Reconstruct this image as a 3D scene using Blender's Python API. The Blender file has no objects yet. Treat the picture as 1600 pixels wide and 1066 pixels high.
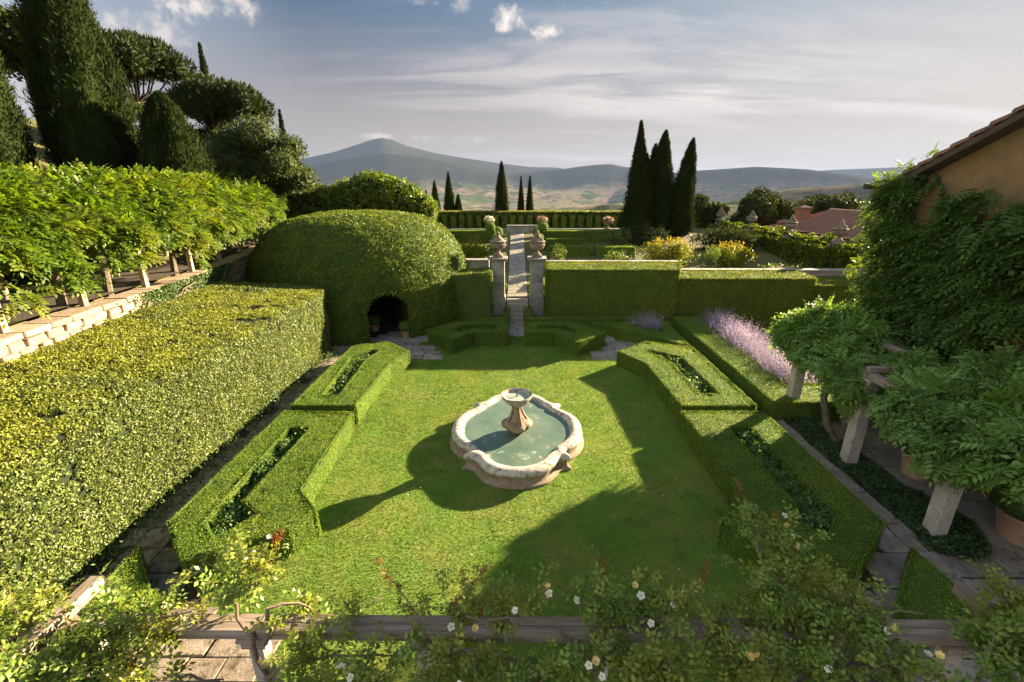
import bpy, math, random
import numpy as np
from mathutils import Vector, Matrix
from mathutils.geometry import tessellate_polygon
R = math.radians
rng = np.random.default_rng(7)
random.seed(7)
scn = bpy.context.scene
COL = scn.collection

# ---------------------------------------------------------------- camera, world, sun, exposure
cam_d = bpy.data.cameras.new('camera'); cam = bpy.data.objects.new('camera', cam_d); COL.objects.link(cam)
cam.location = (0, 0, 6.0); cam.rotation_euler = (R(90 - 18.65), 0, R(0.5))
cam_d.sensor_width = 36; cam_d.lens = 16.2; cam_d.clip_start = 0.05; cam_d.clip_end = 60000
scn.camera = cam
SUN_EL, SUN_AZ = 16.3, 52.5          # azimuth clockwise from +Y
sd = Vector((math.sin(R(SUN_AZ)) * math.cos(R(SUN_EL)), math.cos(R(SUN_AZ)) * math.cos(R(SUN_EL)), math.sin(R(SUN_EL))))
sun_d = bpy.data.lights.new('sun', 'SUN'); sun = bpy.data.objects.new('sun', sun_d); COL.objects.link(sun)
sun_d.energy = 3.3; sun_d.angle = R(0.6); sun_d.color = (1.0, 0.80, 0.52)
sun.rotation_euler = (-sd).to_track_quat('-Z', 'Y').to_euler()
sun.location = (20, 10, 30)
scn.view_settings.view_transform = 'Standard'; scn.view_settings.look = 'None'
scn.view_settings.gamma = 1; scn.view_settings.use_curve_mapping = False
scn.view_settings.exposure = 3.51
scn.cycles.use_denoising = True
scn.cycles.max_bounces = 8; scn.cycles.diffuse_bounces = 5; scn.cycles.glossy_bounces = 2
scn.cycles.transmission_bounces = 5; scn.cycles.transparent_max_bounces = 4; scn.cycles.volume_bounces = 0
scn.cycles.caustics_reflective = False; scn.cycles.caustics_refractive = False


class NT:
    """small helper to wire nodes"""
    def __init__(s, tree): s.t = tree; s.n = tree.nodes; s.l = tree.links
    def new(s, typ, **kw):
        n = s.n.new(typ)
        for k, v in kw.items():
            if k.startswith('i_'):
                key = k[2:]
                key = int(key) if key.isdigit() else key.replace('_', ' ')
                s.put(n, key, v)
            else: setattr(n, k, v)
        return n
    def put(s, n, key, v):
        if hasattr(v, 'is_output') or isinstance(v, bpy.types.NodeSocket): s.l.new(v, n.inputs[key])
        else: n.inputs[key].default_value = v
    def math(s, op, a, b=None, clamp=False):
        n = s.n.new('ShaderNodeMath'); n.operation = op; n.use_clamp = clamp
        s.put(n, 0, a)
        if b is not None: s.put(n, 1, b)
        return n.outputs[0]
    def vmath(s, op, a, b=None):
        n = s.n.new('ShaderNodeVectorMath'); n.operation = op
        s.put(n, 0, a)
        if b is not None: s.put(n, 1, b)
        return n
    def mix(s, fac, a, b, blend='MIX'):
        n = s.n.new('ShaderNodeMix'); n.data_type = 'RGBA'; n.blend_type = blend
        s.put(n, 0, fac); s.put(n, 6, a); s.put(n, 7, b)
        return n.outputs[2]
    def ramp(s, fac, stops):
        n = s.n.new('ShaderNodeValToRGB'); e = n.color_ramp.elements
        while len(e) < len(stops): e.new(0.5)
        for el, (p, c) in zip(e, stops):
            el.position = p; el.color = (c if len(c) == 4 else (*c, 1)) if hasattr(c, '__len__') else (c, c, c, 1)
        s.put(n, 0, fac)
        return n.outputs[0]
    def maprange(s, v, a, b, c=0.0, d=1.0, smooth=False):
        n = s.n.new('ShaderNodeMapRange'); n.clamp = True
        if smooth: n.interpolation_type = 'SMOOTHSTEP'
        s.put(n, 0, v)
        for i, x in enumerate((a, b, c, d)): n.inputs[i + 1].default_value = x
        return n.outputs[0]
    def noise(s, vec, scale, detail=4.0, rough=0.55, dist=0.0):
        n = s.n.new('ShaderNodeTexNoise')
        if vec is not None: s.l.new(vec, n.inputs['Vector'])
        n.inputs['Scale'].default_value = scale; n.inputs['Detail'].default_value = detail
        n.inputs['Roughness'].default_value = rough; n.inputs['Distortion'].default_value = dist
        return n.outputs['Fac']


def rgba(c): return (*c, 1.0)

world = bpy.data.worlds.new('World'); scn.world = world; world.use_nodes = True
def build_world():
    w = NT(world.node_tree); w.n.clear()
    out = w.new('ShaderNodeOutputWorld')
    sky = w.new('ShaderNodeTexSky', sky_type='NISHITA', sun_disc=False)
    sky.sun_elevation = R(SUN_EL); sky.sun_rotation = R(SUN_AZ)
    sky.altitude = 500; sky.air_density = 1.0; sky.dust_density = 0.7; sky.ozone_density = 1.0
    tc = w.new('ShaderNodeTexCoord'); g = tc.outputs['Generated']
    sep = w.new('ShaderNodeSeparateXYZ', i_0=g)
    z = w.math('MAXIMUM', sep.outputs[2], 0.0)
    zz = w.math('ADD', z, 0.10)
    u = w.math('DIVIDE', sep.outputs[0], zz); v = w.math('DIVIDE', sep.outputs[1], zz)
    uv = w.new('ShaderNodeCombineXYZ', i_0=u, i_1=v).outputs[0]
    # wind-drawn cirrus: stretched noise on a flat cloud layer
    mp = w.new('ShaderNodeMapping', i_0=uv); mp.inputs['Rotation'].default_value = (0, 0, R(38)); mp.inputs['Scale'].default_value = (0.40, 1.15, 1)
    warp = w.noise(mp.outputs[0], 0.9, 3, 0.5)
    wv = w.vmath('ADD', mp.outputs[0], w.new('ShaderNodeCombineXYZ', i_0=warp, i_1=warp).outputs[0]).outputs[0]
    c1 = w.noise(wv, 0.8, 9, 0.62, 0.35)
    c2 = w.noise(w.new('ShaderNodeMapping', i_0=uv, i_Scale=(0.10, 0.35, 1), i_Rotation=(0, 0, R(30))).outputs[0], 1.0, 4, 0.55)
    cir = w.maprange(c1, 0.46, 0.59, 0, 1, True)
    c3 = w.noise(w.new('ShaderNodeMapping', i_0=uv, i_Scale=(0.55, 2.6, 1), i_Rotation=(0, 0, R(18))).outputs[0], 1.3, 8, 0.66, 0.5)
    cir = w.math('MAXIMUM', cir, w.math('MULTIPLY', w.maprange(c3, 0.50, 0.64, 0, 1, True), 0.5))
    band = w.maprange(c2, 0.40, 0.62, 0.12, 1, True)
    cir = w.math('MULTIPLY', cir, band)
    # thin high veil: brighter round the sun, warmer low, and raised out of view to fill shade
    sdot = w.vmath('DOT_PRODUCT', g, tuple(sd)).outputs['Value']
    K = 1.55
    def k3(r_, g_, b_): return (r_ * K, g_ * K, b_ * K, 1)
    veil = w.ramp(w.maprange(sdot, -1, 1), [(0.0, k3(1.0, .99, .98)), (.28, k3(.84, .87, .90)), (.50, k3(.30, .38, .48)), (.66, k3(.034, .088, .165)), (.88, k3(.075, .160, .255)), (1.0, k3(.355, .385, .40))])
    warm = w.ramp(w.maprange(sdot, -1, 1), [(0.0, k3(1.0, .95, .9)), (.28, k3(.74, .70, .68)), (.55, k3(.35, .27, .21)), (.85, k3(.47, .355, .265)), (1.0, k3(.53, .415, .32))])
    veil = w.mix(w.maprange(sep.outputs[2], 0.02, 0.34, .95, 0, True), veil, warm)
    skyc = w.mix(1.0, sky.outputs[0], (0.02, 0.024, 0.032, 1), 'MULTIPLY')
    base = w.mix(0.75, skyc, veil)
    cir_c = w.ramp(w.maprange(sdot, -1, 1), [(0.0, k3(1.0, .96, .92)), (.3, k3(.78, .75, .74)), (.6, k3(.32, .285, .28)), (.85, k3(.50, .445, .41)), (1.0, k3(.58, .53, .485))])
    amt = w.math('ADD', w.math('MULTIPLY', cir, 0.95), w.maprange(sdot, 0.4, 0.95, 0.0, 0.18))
    amt = w.math('MULTIPLY', amt, w.maprange(c1, 0.30, 0.58, 0.05, 1.05), clamp=True)
    amt = w.math('MULTIPLY', amt, w.maprange(sep.outputs[0], -0.75, 0.15, 0.3, 1.0))
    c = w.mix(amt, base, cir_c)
    # a few small heaped clouds, each a soft patch broken up by noise
    cn = w.noise(g, 16.0, 7, 0.62)
    cn2 = w.noise(g, 46.0, 5, 0.6)
    cu = None
    def puff(px, py, w_, h_, k):
        f, p = 720.0, R(18.65)
        a, b = px - 807, py - 533
        d = Vector((a, f * math.cos(p) - b * math.sin(p), -f * math.sin(p) - b * math.cos(p))).normalized()
        rt = Vector((d.y, -d.x, 0)).normalized(); up = rt.cross(d)
        def axis(ax, size): 
            dot = w.vmath('DOT_PRODUCT', g, tuple(ax)).outputs['Value']
            off = w.math('SUBTRACT', dot, ax.dot(d))
            return w.math('POWER', w.math('ABSOLUTE', w.math('DIVIDE', off, size)), 2.0)
        front = w.math('GREATER_THAN', w.vmath('DOT_PRODUCT', g, tuple(d)).outputs['Value'], 0.2)
        rr = w.math('ADD', axis(rt, w_ / 830), axis(up, h_ / 830))
        m = w.math('SUBTRACT', 1.0, rr)
        m = w.math('ADD', m, w.math('MULTIPLY', w.math('SUBTRACT', cn, 0.52), 5.0))
        m = w.math('ADD', m, w.math('MULTIPLY', w.math('SUBTRACT', cn2, 0.5), 2.0))
        m = w.maprange(m, 0.0, 1.3, 0, k, True)
        return w.math('MULTIPLY', m, front)
    for a in [(805, 32, 38, 22, .9), (848, 48, 36, 13, .85), (335, 12, 70, 24, .7), (180, 40, 75, 26, .5), (305, 66, 45, 12, .35), (720, 10, 22, 12, .6), (660, 4, 24, 8, .45),
              (590, 214, 48, 6, .5), (735, 219, 55, 6, .35), (660, 216, 40, 6, .3)]:
        m = puff(*a); cu = m if cu is None else w.math('MAXIMUM', cu, m)
    shade = w.mix(w.maprange(cn2, 0.38, 0.6), (.30 * 1.5, .31 * 1.5, .34 * 1.5, 1), (.72 * 1.5, .62 * 1.5, .55 * 1.5, 1))
    c = w.mix(cu, c, shade)
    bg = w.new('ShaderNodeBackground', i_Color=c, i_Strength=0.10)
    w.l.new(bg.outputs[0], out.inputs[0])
build_world()

# ---------------------------------------------------------------- helpers
def vnoise(p, seed=0):
    """smooth value noise in 0..1 for an (n,3) array"""
    p = np.asarray(p, float); i = np.floor(p).astype(np.int64); f = p - i; f = f * f * (3 - 2 * f)
    def h(a, b, c):
        n = (a * 374761393 + b * 668265263 + c * 2147483647 + seed * 974711) & 0xffffffff
        n = ((n ^ (n >> 13)) * 1274126177) & 0xffffffff
        return ((n ^ (n >> 16)) & 0xffff) / 65535.0
    r = 0
    for dx in (0, 1):
        for dy in (0, 1):
            for dz in (0, 1):
                wgt = (f[:, 0] if dx else 1 - f[:, 0]) * (f[:, 1] if dy else 1 - f[:, 1]) * (f[:, 2] if dz else 1 - f[:, 2])
                r = r + wgt * h(i[:, 0] + dx, i[:, 1] + dy, i[:, 2] + dz)
    return r
def fbm(p, oct=4, seed=0):
    p = np.asarray(p, float); a, s, t = 1.0, 0, 0
    for k in range(oct):
        s = s + a * vnoise(p * 2 ** k, seed + k); t += a; a *= 0.5
    return s / t
def unit(a): return a / np.maximum(np.linalg.norm(a, axis=-1, keepdims=True), 1e-9)

def link(o, parent=None):
    COL.objects.link(o)
    if parent is not None: o.parent = parent
    return o
def mesh_obj(name, V, F, mat, parent=None, smooth=False):
    me = bpy.data.meshes.new(name)
    V = np.asarray(V, np.float32)
    if isinstance(F, np.ndarray):
        k = F.shape[1]; n = len(F)
        me.vertices.add(len(V)); me.vertices.foreach_set('co', V.ravel())
        me.loops.add(n * k); me.loops.foreach_set('vertex_index', F.astype(np.int32).ravel())
        me.polygons.add(n); me.polygons.foreach_set('loop_start', np.arange(0, n * k, k, dtype=np.int32))
        me.update(calc_edges=True)
    else:
        me.from_pydata([tuple(map(float, v)) for v in V], [], F); me.update()
    if smooth: me.polygons.foreach_set('use_smooth', np.ones(len(me.polygons), bool))
    if mat is not None: me.materials.append(mat)
    return link(bpy.data.objects.new(name, me), parent)
def tag(o, label=None, cat=None, group=None, kind=None):
    if label: o['label'] = label
    if cat: o['category'] = cat
    if group: o['group'] = group
    if kind: o['kind'] = kind
    return o
def empty(name, loc=(0, 0, 0), rz=0.0):
    o = bpy.data.objects.new(name, None); o.empty_display_size = 0.2
    o.location = loc; o.rotation_euler = (0, 0, rz)
    return link(o)
def copy_tree(o, parent=None):
    c = o.copy(); COL.objects.link(c)
    if parent is not None: c.parent = parent
    for ch in list(o.children): copy_tree(ch, c)
    return c
def share(o, name, loc, rz=0, scale=1.0, parent=None):
    """another piece that shares the mesh of o"""
    c = bpy.data.objects.new(name, o.data); c.location = loc
    c.rotation_euler = rz if hasattr(rz, '__len__') else (0, 0, rz)
    c.scale = scale if hasattr(scale, '__len__') else (scale,) * 3
    return link(c, parent)

class MB:
    def __init__(s): s.v = []; s.f = []
    def add(s, V, F):
        b = len(s.v); s.v += [tuple(x) for x in V]; s.f += [tuple(i + b for i in f) for f in F]; return s
    def box(s, c, size, rz=0.0, tilt=None, taper=1.0):
        x, y, z = (a / 2 for a in size)
        V = [Vector((sx * x * (taper if sz > 0 else 1), sy * y * (taper if sz > 0 else 1), sz * z)) for sz in (-1, 1) for sy in (-1, 1) for sx in (-1, 1)]
        M = Matrix.Rotation(rz, 3, 'Z')
        if tilt is not None: M = tilt
        V = [M @ v + Vector(c) for v in V]
        return s.add(V, [(0, 2, 3, 1), (4, 5, 7, 6), (0, 1, 5, 4), (2, 6, 7, 3), (0, 4, 6, 2), (1, 3, 7, 5)])
    def prism(s, poly, z0, z1):
        n = len(poly); V = [(x, y, z0) for x, y in poly] + [(x, y, z1) for x, y in poly]
        F = [(i, (i + 1) % n, (i + 1) % n + n, i + n) for i in range(n)]
        for t in tessellate_polygon([[Vector((x, y, 0)) for x, y in poly]]):
            F.append((t[0] + n, t[1] + n, t[2] + n)); F.append((t[2], t[1], t[0]))
        return s.add(V, F)
    def tube(s, path, rad, n=6, cap=True):
        path = [Vector(p) for p in path]; m = len(path)
        if not hasattr(rad, '__len__'): rad = [rad] * m
        V = []; prev = None
        for i, p in enumerate(path):
            t = (path[min(i + 1, m - 1)] - path[max(i - 1, 0)]).normalized()
            a = prev if prev is not None else (Vector((0, 0, 1)) if abs(t.z) < 0.9 else Vector((1, 0, 0)))
            x = (a - t * a.dot(t))
            if x.length < 1e-5: x = t.orthogonal()
            x.normalize(); y = t.cross(x); prev = x
            for k in range(n):
                an = 2 * math.pi * k / n
                V.append(p + (x * math.cos(an) + y * math.sin(an)) * rad[i])
        F = [(i * n + k, i * n + (k + 1) % n, (i + 1) * n + (k + 1) % n, (i + 1) * n + k) for i in range(m - 1) for k in range(n)]
        if cap: F += [tuple(range(n))[::-1], tuple((m - 1) * n + k for k in range(n))]
        return s.add(V, F)
    def lathe(s, prof, n=20, c=(0, 0, 0), lobes=0, depth=0.0, lob_rng=None):
        V = []
        for j, (r, z) in enumerate(prof):
            for k in range(n):
                a = 2 * math.pi * k / n
                rr = r
                if lobes and (lob_rng is None or lob_rng[0] <= z <= lob_rng[1]): rr = r * (1 - depth + depth * abs(math.cos(lobes * a / 2)))
                V.append((c[0] + rr * math.cos(a), c[1] + rr * math.sin(a), c[2] + z))
        m = len(prof)
        F = [(j * n + k, j * n + (k + 1) % n, (j + 1) * n + (k + 1) % n, (j + 1) * n + k) for j in range(m - 1) for k in range(n)]
        F += [tuple(range(n))[::-1], tuple((m - 1) * n + k for k in range(n))]
        return s.add(V, F)
    def build(s, name, mat, parent=None, smooth=False, bevel=0.0):
        o = mesh_obj(name, s.v, s.f, mat, parent, smooth)
        if bevel:
            b = o.modifiers.new('bevel', 'BEVEL'); b.width = bevel; b.segments = 2; b.limit_method = 'ANGLE'
        if smooth:
            try: o.data.set_sharp_from_angle(angle=R(50))
            except Exception: pass
        return o

# leaves ------------------------------------------------------------------
def leaf_arrays(P, N, size, up=0.6, aspect=0.5, fold=0.25, jitter=0.35, droop=0.0):
    """two-triangle folded leaves at points P, facing roughly along N"""
    n = len(P); 
    nn = unit(N * up + rng.normal(size=(n, 3)) * 0.6)
    t = rng.normal(size=(n, 3)); t[:, 2] -= droop; t = unit(t - nn * (t * nn).sum(1, keepdims=True)); b = np.cross(nn, t)
    s = (size * (1 + rng.uniform(-jitter, jitter, n)))[:, None]
    h = s * aspect * 0.5
    p0 = P - t * s * 0.5; p2 = P + t * s * 0.5
    p1 = P + b * h + nn * h * fold - t * s * 0.05; p3 = P - b * h + nn * h * fold - t * s * 0.05
    V = np.stack([p0, p1, p2, p3], 1).reshape(-1, 3)
    k = np.arange(n)[:, None] * 4
    F = np.concatenate([k + [0, 1, 2], k + [0, 2, 3]], 1).reshape(-1, 3)
    return V, F
def merge(parts):
    Vs, Fs, b = [], [], 0
    for V, F in parts:
        Vs.append(V); Fs.append(F + b); b += len(V)
    return np.concatenate(Vs), np.concatenate(Fs)
def tri_sample(T, n):
    """n points on triangles T (m,3,3) with their normals"""
    e1, e2 = T[:, 1] - T[:, 0], T[:, 2] - T[:, 0]; cr = np.cross(e1, e2); ar = np.linalg.norm(cr, axis=1) / 2
    i = rng.choice(len(T), n, p=ar / ar.sum()); a, b = rng.random(n), rng.random(n); m = a + b > 1; a[m], b[m] = 1 - a[m], 1 - b[m]
    return T[i, 0] + e1[i] * a[:, None] + e2[i] * b[:, None], unit(cr[i])
def frond_proto(n=6, l=1.0, w=0.28, br=.17):
    """a pinnate leaf along +x, drooping in z: n pairs of leaflets and a tip"""
    V, F = [], []
    for k in range(n + 1):
        t = 0.15 + 0.85 * k / n; x = t * l * 0.8; z = -0.28 * t * t * l
        for sgn in ((1, -1) if k < n else (0,)):
            ln = w * (1.0 - 0.35 * abs(t - 0.45)); 
            d = Vector((0.45, sgn * 0.9, -0.22)).normalized() if sgn else Vector((0.9, 0, -0.45)).normalized()
            s = Vector((-d.y, d.x, 0)) if sgn == 0 else Vector((0.9, -sgn * 0.45, 0.0))
            s.normalize(); o = Vector((x, 0, z)); b = len(V)
            V += [o, o + d * ln * .45 + s * ln * br + Vector((0, 0, .02)), o + d * ln, o + d * ln * .45 - s * ln * br + Vector((0, 0, .02))]
            F += [(b, b + 1, b + 2), (b, b + 2, b + 3)]
    return np.array([tuple(v) for v in V]), np.array(F)
def scatter(proto, P, D, U, size, jitter=0.3):
    """copies of proto with its x axis along D and its z axis near U"""
    V, F = proto; n = len(P); x = unit(D); y = unit(np.cross(U, x)); z = np.cross(x, y)
    s = (size * (1 + rng.uniform(-jitter, jitter, n)))[:, None, None]
    W = P[:, None, :] + s * (V[None, :, 0:1] * x[:, None] + V[None, :, 1:2] * y[:, None] + V[None, :, 2:3] * z[:, None])
    Fo = (np.arange(n) * len(V))[:, None, None] + F[None]
    return W.reshape(-1, 3), Fo.reshape(-1, 3)
FROND = frond_proto(5, 1.0, .34, .21)
FRONDB = frond_proto(4, 1.0, .40, .25)
FROND5 = frond_proto(2, 1.0, 0.46, .30)

# ---------------------------------------------------------------- materials
def new_mat(name):
    m = bpy.data.materials.new(name); m.use_nodes = True; t = NT(m.node_tree); t.n.clear()
    return m, t, t.new('ShaderNodeOutputMaterial')
def bump(t, h, strength, dist=0.02):
    return t.new('ShaderNodeBump', i_Height=h, i_Strength=strength, i_Distance=dist).outputs[0]

def leaf_mat(name, cols, patch=None, *, patch_above=None, patch_range=(.42, .68), trans=0.35, patch_scale=0.9, rough=0.5, tr_tint=(1.15, 1.1, 0.5), spec=0.25):
    """per-leaf colour from a ramp, drifting over metres towards the patch colour, thin enough to let light through"""
    m, t, out = new_mat(name)
    geo = t.new('ShaderNodeNewGeometry')
    rnd = geo.outputs['Random Per Island']
    st = [(i / max(1, len(cols) - 1), c) for i, c in enumerate(cols)]
    c = t.ramp(rnd, st)
    if patch:
        f = t.maprange(t.noise(geo.outputs['Position'], patch_scale, 4, 0.6), *patch_range, 0, .8, True)
        if patch_above: f = t.math('MULTIPLY', f, t.maprange(t.new('ShaderNodeSeparateXYZ', i_0=geo.outputs['Position']).outputs[2], patch_above - .2, patch_above + .12, .12, 1.0))
        c = t.mix(f, c, rgba(patch))
    v = t.maprange(t.noise(geo.outputs['Position'], patch_scale * 2.7, 3, 0.5), 0.3, 0.7, 0.78, 1.22)
    c = t.mix(1.0, c, t.new('ShaderNodeCombineColor', i_0=v, i_1=v, i_2=v).outputs[0], 'MULTIPLY')
    p = t.new('ShaderNodeBsdfPrincipled', i_Base_Color=c, i_Roughness=rough)
    p.inputs['Specular IOR Level'].default_value = spec
    tr = t.new('ShaderNodeBsdfTranslucent', i_Color=t.mix(1.0, c, rgba(tr_tint), 'MULTIPLY'))
    ms = t.new('ShaderNodeMixShader', i_0=trans); t.l.new(p.outputs[0], ms.inputs[1]); t.l.new(tr.outputs[0], ms.inputs[2])
    t.l.new(ms.outputs[0], out.inputs[0])
    return m
def solid_mat(name, cols, scale=3.0, rough=0.85, bstr=0.4, bscale=30.0, fine=None, spec=0.3, mottled=None):
    """mottled surface: ramp over noise, fine relief"""
    m, t, out = new_mat(name)
    tc = t.new('ShaderNodeTexCoord'); pos = t.new('ShaderNodeNewGeometry').outputs['Position']
    n = t.noise(pos, scale, 6, 0.65)
    st = [(0.28 + 0.44 * i / max(1, len(cols) - 1), c) for i, c in enumerate(cols)]
    c = t.ramp(n, st)
    oi = t.new('ShaderNodeObjectInfo').outputs['Random']
    v = t.maprange(oi, 0, 1, 0.82, 1.15)
    c = t.mix(1.0, c, t.new('ShaderNodeCombineColor', i_0=v, i_1=v, i_2=v).outputs[0], 'MULTIPLY')
    if mottled:      # lichen and dirt flecks with a shape of their own
        col, sc, lo, hi = mottled
        c = t.mix(t.maprange(t.noise(pos, sc, 5, 0.7), lo, hi, 0, 0.85, True), c, rgba(col))
    h = t.noise(pos, bscale, 6, 0.7)
    p = t.new('ShaderNodeBsdfPrincipled', i_Base_Color=c, i_Roughness=rough, i_Normal=bump(t, h, bstr, 0.02))
    p.inputs['Specular IOR Level'].default_value = spec
    t.l.new(p.outputs[0], out.inputs[0])
    return m

M = {}
M['box'] = leaf_mat('boxwood_leaf', [(.07, .155, .018), (.145, .255, .03), (.23, .32, .045), (.11, .205, .022), (.18, .29, .034)], (.24, .30, .04), trans=.38, patch_scale=.7, spec=.15)
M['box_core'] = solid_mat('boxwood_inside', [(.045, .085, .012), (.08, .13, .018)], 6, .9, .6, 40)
M['laurel'] = leaf_mat('laurel_leaf', [(.05, .10, .018), (.12, .18, .03), (.20, .24, .07), (.09, .145, .025), (.30, .32, .15)], (.25, .275, .03), trans=.3, patch_scale=.55, rough=.45, spec=.35, patch_above=2.35, patch_range=(.30, .56))
M['dome'] = leaf_mat('dome_leaf', [(.03, .065, .008), (.08, .14, .014), (.15, .21, .024), (.05, .10, .012), (.25, .29, .04)], (.20, .225, .02), trans=.3, patch_scale=.8, rough=.45, spec=.25)
M['tallbox'] = leaf_mat('tall_hedge_leaf', [(.055, .095, .012), (.12, .17, .02), (.24, .28, .045)], (.22, .25, .035), trans=.34, patch_scale=.8, spec=.15)
M['wist'] = leaf_mat('wisteria_leaf', [(.03, .075, .008), (.085, .165, .014), (.17, .235, .022), (.06, .125, .012), (.12, .19, .018)], (.20, .22, .02), trans=.45, patch_scale=.9, rough=.5, tr_tint=(1.2, 1.2, .45))
M['wist_blue'] = leaf_mat('wisteria_leaf_cool', [(.12, .23, .06), (.19, .31, .085), (.25, .37, .11), (.14, .25, .07)], (.18, .30, .05), trans=.4, patch_scale=1.1)
M['wist_wall'] = leaf_mat('wall_wisteria_leaf', [(.04, .085, .02), (.075, .14, .03), (.12, .19, .045), (.06, .11, .025)], (.10, .17, .03), trans=.4, patch_scale=1.1)
M['vinewall'] = leaf_mat('wall_vine_leaf', [(.035, .07, .008), (.08, .13, .012), (.16, .20, .02), (.05, .09, .01)], (.14, .17, .016), trans=.45, spec=.1)
M['cypress'] = leaf_mat('cypress_spray', [(.012, .022, .006), (.024, .038, .010), (.030, .046, .012), (.015, .027, .008), (.026, .040, .011)], (.026, .036, .010), trans=.15, patch_scale=.7, rough=.9, spec=.03)
M['pine'] = leaf_mat('pine_needles', [(.012, .024, .006), (.022, .038, .009), (.038, .056, .013)], (.042, .058, .012), trans=.2, patch_scale=.5, rough=.7)
M['oak'] = leaf_mat('oak_leaf', [(.018, .03, .010), (.034, .048, .016), (.055, .068, .024)], (.045, .055, .016), trans=.25, patch_scale=.5, rough=.75, spec=.06)
M['bushy'] = leaf_mat('bushy_leaf', [(.035, .055, .02), (.06, .085, .03), (.10, .125, .05)], (.08, .10, .035), trans=.35, patch_scale=.6, rough=.6, spec=.1)
M['feather'] = leaf_mat('acacia_leaf', [(.05, .08, .015), (.08, .11, .02), (.1, .13, .03)], None, trans=.4)
M['yellow'] = leaf_mat('yellow_shrub_leaf', [(.09, .16, .012), (.15, .20, .015), (.20, .22, .02), (.11, .17, .015)], (.22, .19, .02), trans=.5, patch_scale=1.5)
M['redtip'] = leaf_mat('red_tip_leaf', [(.27, .18, .03), (.25, .21, .025), (.22, .22, .02)], None, trans=.5)
M['plant'] = leaf_mat('garden_plant_leaf', [(.06, .11, .02), (.10, .15, .03), (.13, .17, .04)], None, trans=.45)
M['bedleaf'] = leaf_mat('bed_plant_leaf', [(.06, .13, .035), (.10, .18, .05), (.14, .22, .07)], None, trans=.35)
M['cover'] = leaf_mat('ground_cover_leaf', [(.035, .075, .03), (.06, .11, .045), (.085, .14, .055)], None, trans=.3)
M['ivy'] = leaf_mat('ivy_leaf', [(.04, .08, .02), (.07, .125, .032), (.10, .16, .05)], None, trans=.3, rough=.45, spec=.25)
M['rose'] = leaf_mat('rose_leaf', [(.09, .18, .03), (.15, .25, .04), (.21, .30, .055), (.27, .31, .06)], (.28, .28, .04), trans=.4, patch_scale=1.6, rough=.42, spec=.4)
M['rose_red'] = leaf_mat('rose_new_growth', [(.22, .06, .02), (.28, .10, .03), (.20, .12, .03)], None, trans=.4)
M['lav'] = leaf_mat('lavender_flower', [(.36, .25, .55), (.50, .38, .64), (.60, .48, .69)], None, trans=.35, tr_tint=(1, 1, 1))
M['lavgreen'] = leaf_mat('lavender_stem', [(.10, .14, .06), (.16, .19, .09)], None, trans=.3)
M['petal'] = leaf_mat('white_petal', [(.75, .70, .55), (.82, .78, .66), (.85, .82, .75)], None, trans=.3, tr_tint=(1, .95, .8))
M['petal_y'] = leaf_mat('yellow_petal', [(.76, .48, .10), (.8, .60, .2), (.8, .68, .36)], None, trans=.3, tr_tint=(1, .9, .6))
M['pinkflower'] = leaf_mat('pink_flower', [(.5, .16, .2), (.55, .3, .3), (.6, .4, .38)], None, trans=.3, tr_tint=(1, 1, 1))
M['bark'] = solid_mat('bark', [(.06, .045, .032), (.14, .11, .08), (.2, .165, .125)], 6, .95, .9, 26)
M['darkbark'] = solid_mat('pine_bark', [(.035, .025, .02), (.07, .05, .04)], 6, .95, .9, 26)
M['stem'] = solid_mat('rose_stem', [(.12, .085, .055), (.22, .17, .12)], 9, .9, .6, 60)
M['wood'] = None
M['stone'] = solid_mat('pale_stone', [(.24, .21, .17), (.38, .34, .28), (.5, .45, .38)], 2.6, .9, .5, 34, mottled=((.12, .11, .09), 14, .55, .72))
M['fountain'] = solid_mat('fountain_stone', [(.34, .30, .245), (.46, .41, .345), (.52, .47, .40)], 3.2, .85, .7, 40, mottled=((.12, .105, .09), 10, .45, .64))
M['rust'] = solid_mat('stained_stone', [(.19, .13, .08), (.28, .21, .145), (.36, .30, .23)], 4.5, .9, .5, 34, mottled=((.10, .085, .07), 12, .52, .7))
M['pier'] = solid_mat('grey_travertine', [(.19, .18, .165), (.28, .265, .24), (.36, .34, .31)], 2.2, .9, .5, 30, mottled=((.12, .11, .10), 9, .56, .75))
M['urn'] = solid_mat('weathered_urn', [(.13, .11, .095), (.21, .175, .14), (.28, .22, .165)], 6, .92, .6, 40, mottled=((.33, .17, .06), 7, .55, .72))
M['post'] = solid_mat('travertine_post', [(.34, .29, .245), (.47, .415, .36), (.56, .51, .45)], 3, .85, .5, 40, mottled=((.2, .165, .13), 9, .52, .72))
M['ochre'] = solid_mat('ochre_plaster', [(.17, .105, .048), (.235, .15, .065), (.28, .18, .085)], 1.1, .93, .3, 30, mottled=((.13, .09, .055), 1.7, .46, .68))
M['ochre_bright'] = solid_mat('orange_plaster', [(.48, .26, .05), (.54, .31, .07)], 1.2, .9, .15, 40)
M['tile'] = solid_mat('roof_tile', [(.15, .075, .05), (.22, .12, .085), (.28, .17, .12)], 3, .9, .5, 30, mottled=((.12, .10, .08), 5, .55, .75))
M['terra'] = solid_mat('terracotta', [(.36, .19, .11), (.44, .26, .17), (.5, .34, .25)], 4, .85, .4, 30)
M['flag'] = solid_mat('flagstone', [(.17, .145, .125), (.26, .23, .20), (.36, .325, .285)], 2.4, .9, .6, 26, mottled=((.09, .08, .065), 7, .52, .68))
M['flag_dirty'] = solid_mat('mossy_flagstone', [(.16, .125, .095), (.25, .2, .155), (.34, .28, .22)], 3.5, .92, .7, 22, mottled=((.06, .055, .03), 8, .50, .64))
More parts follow.
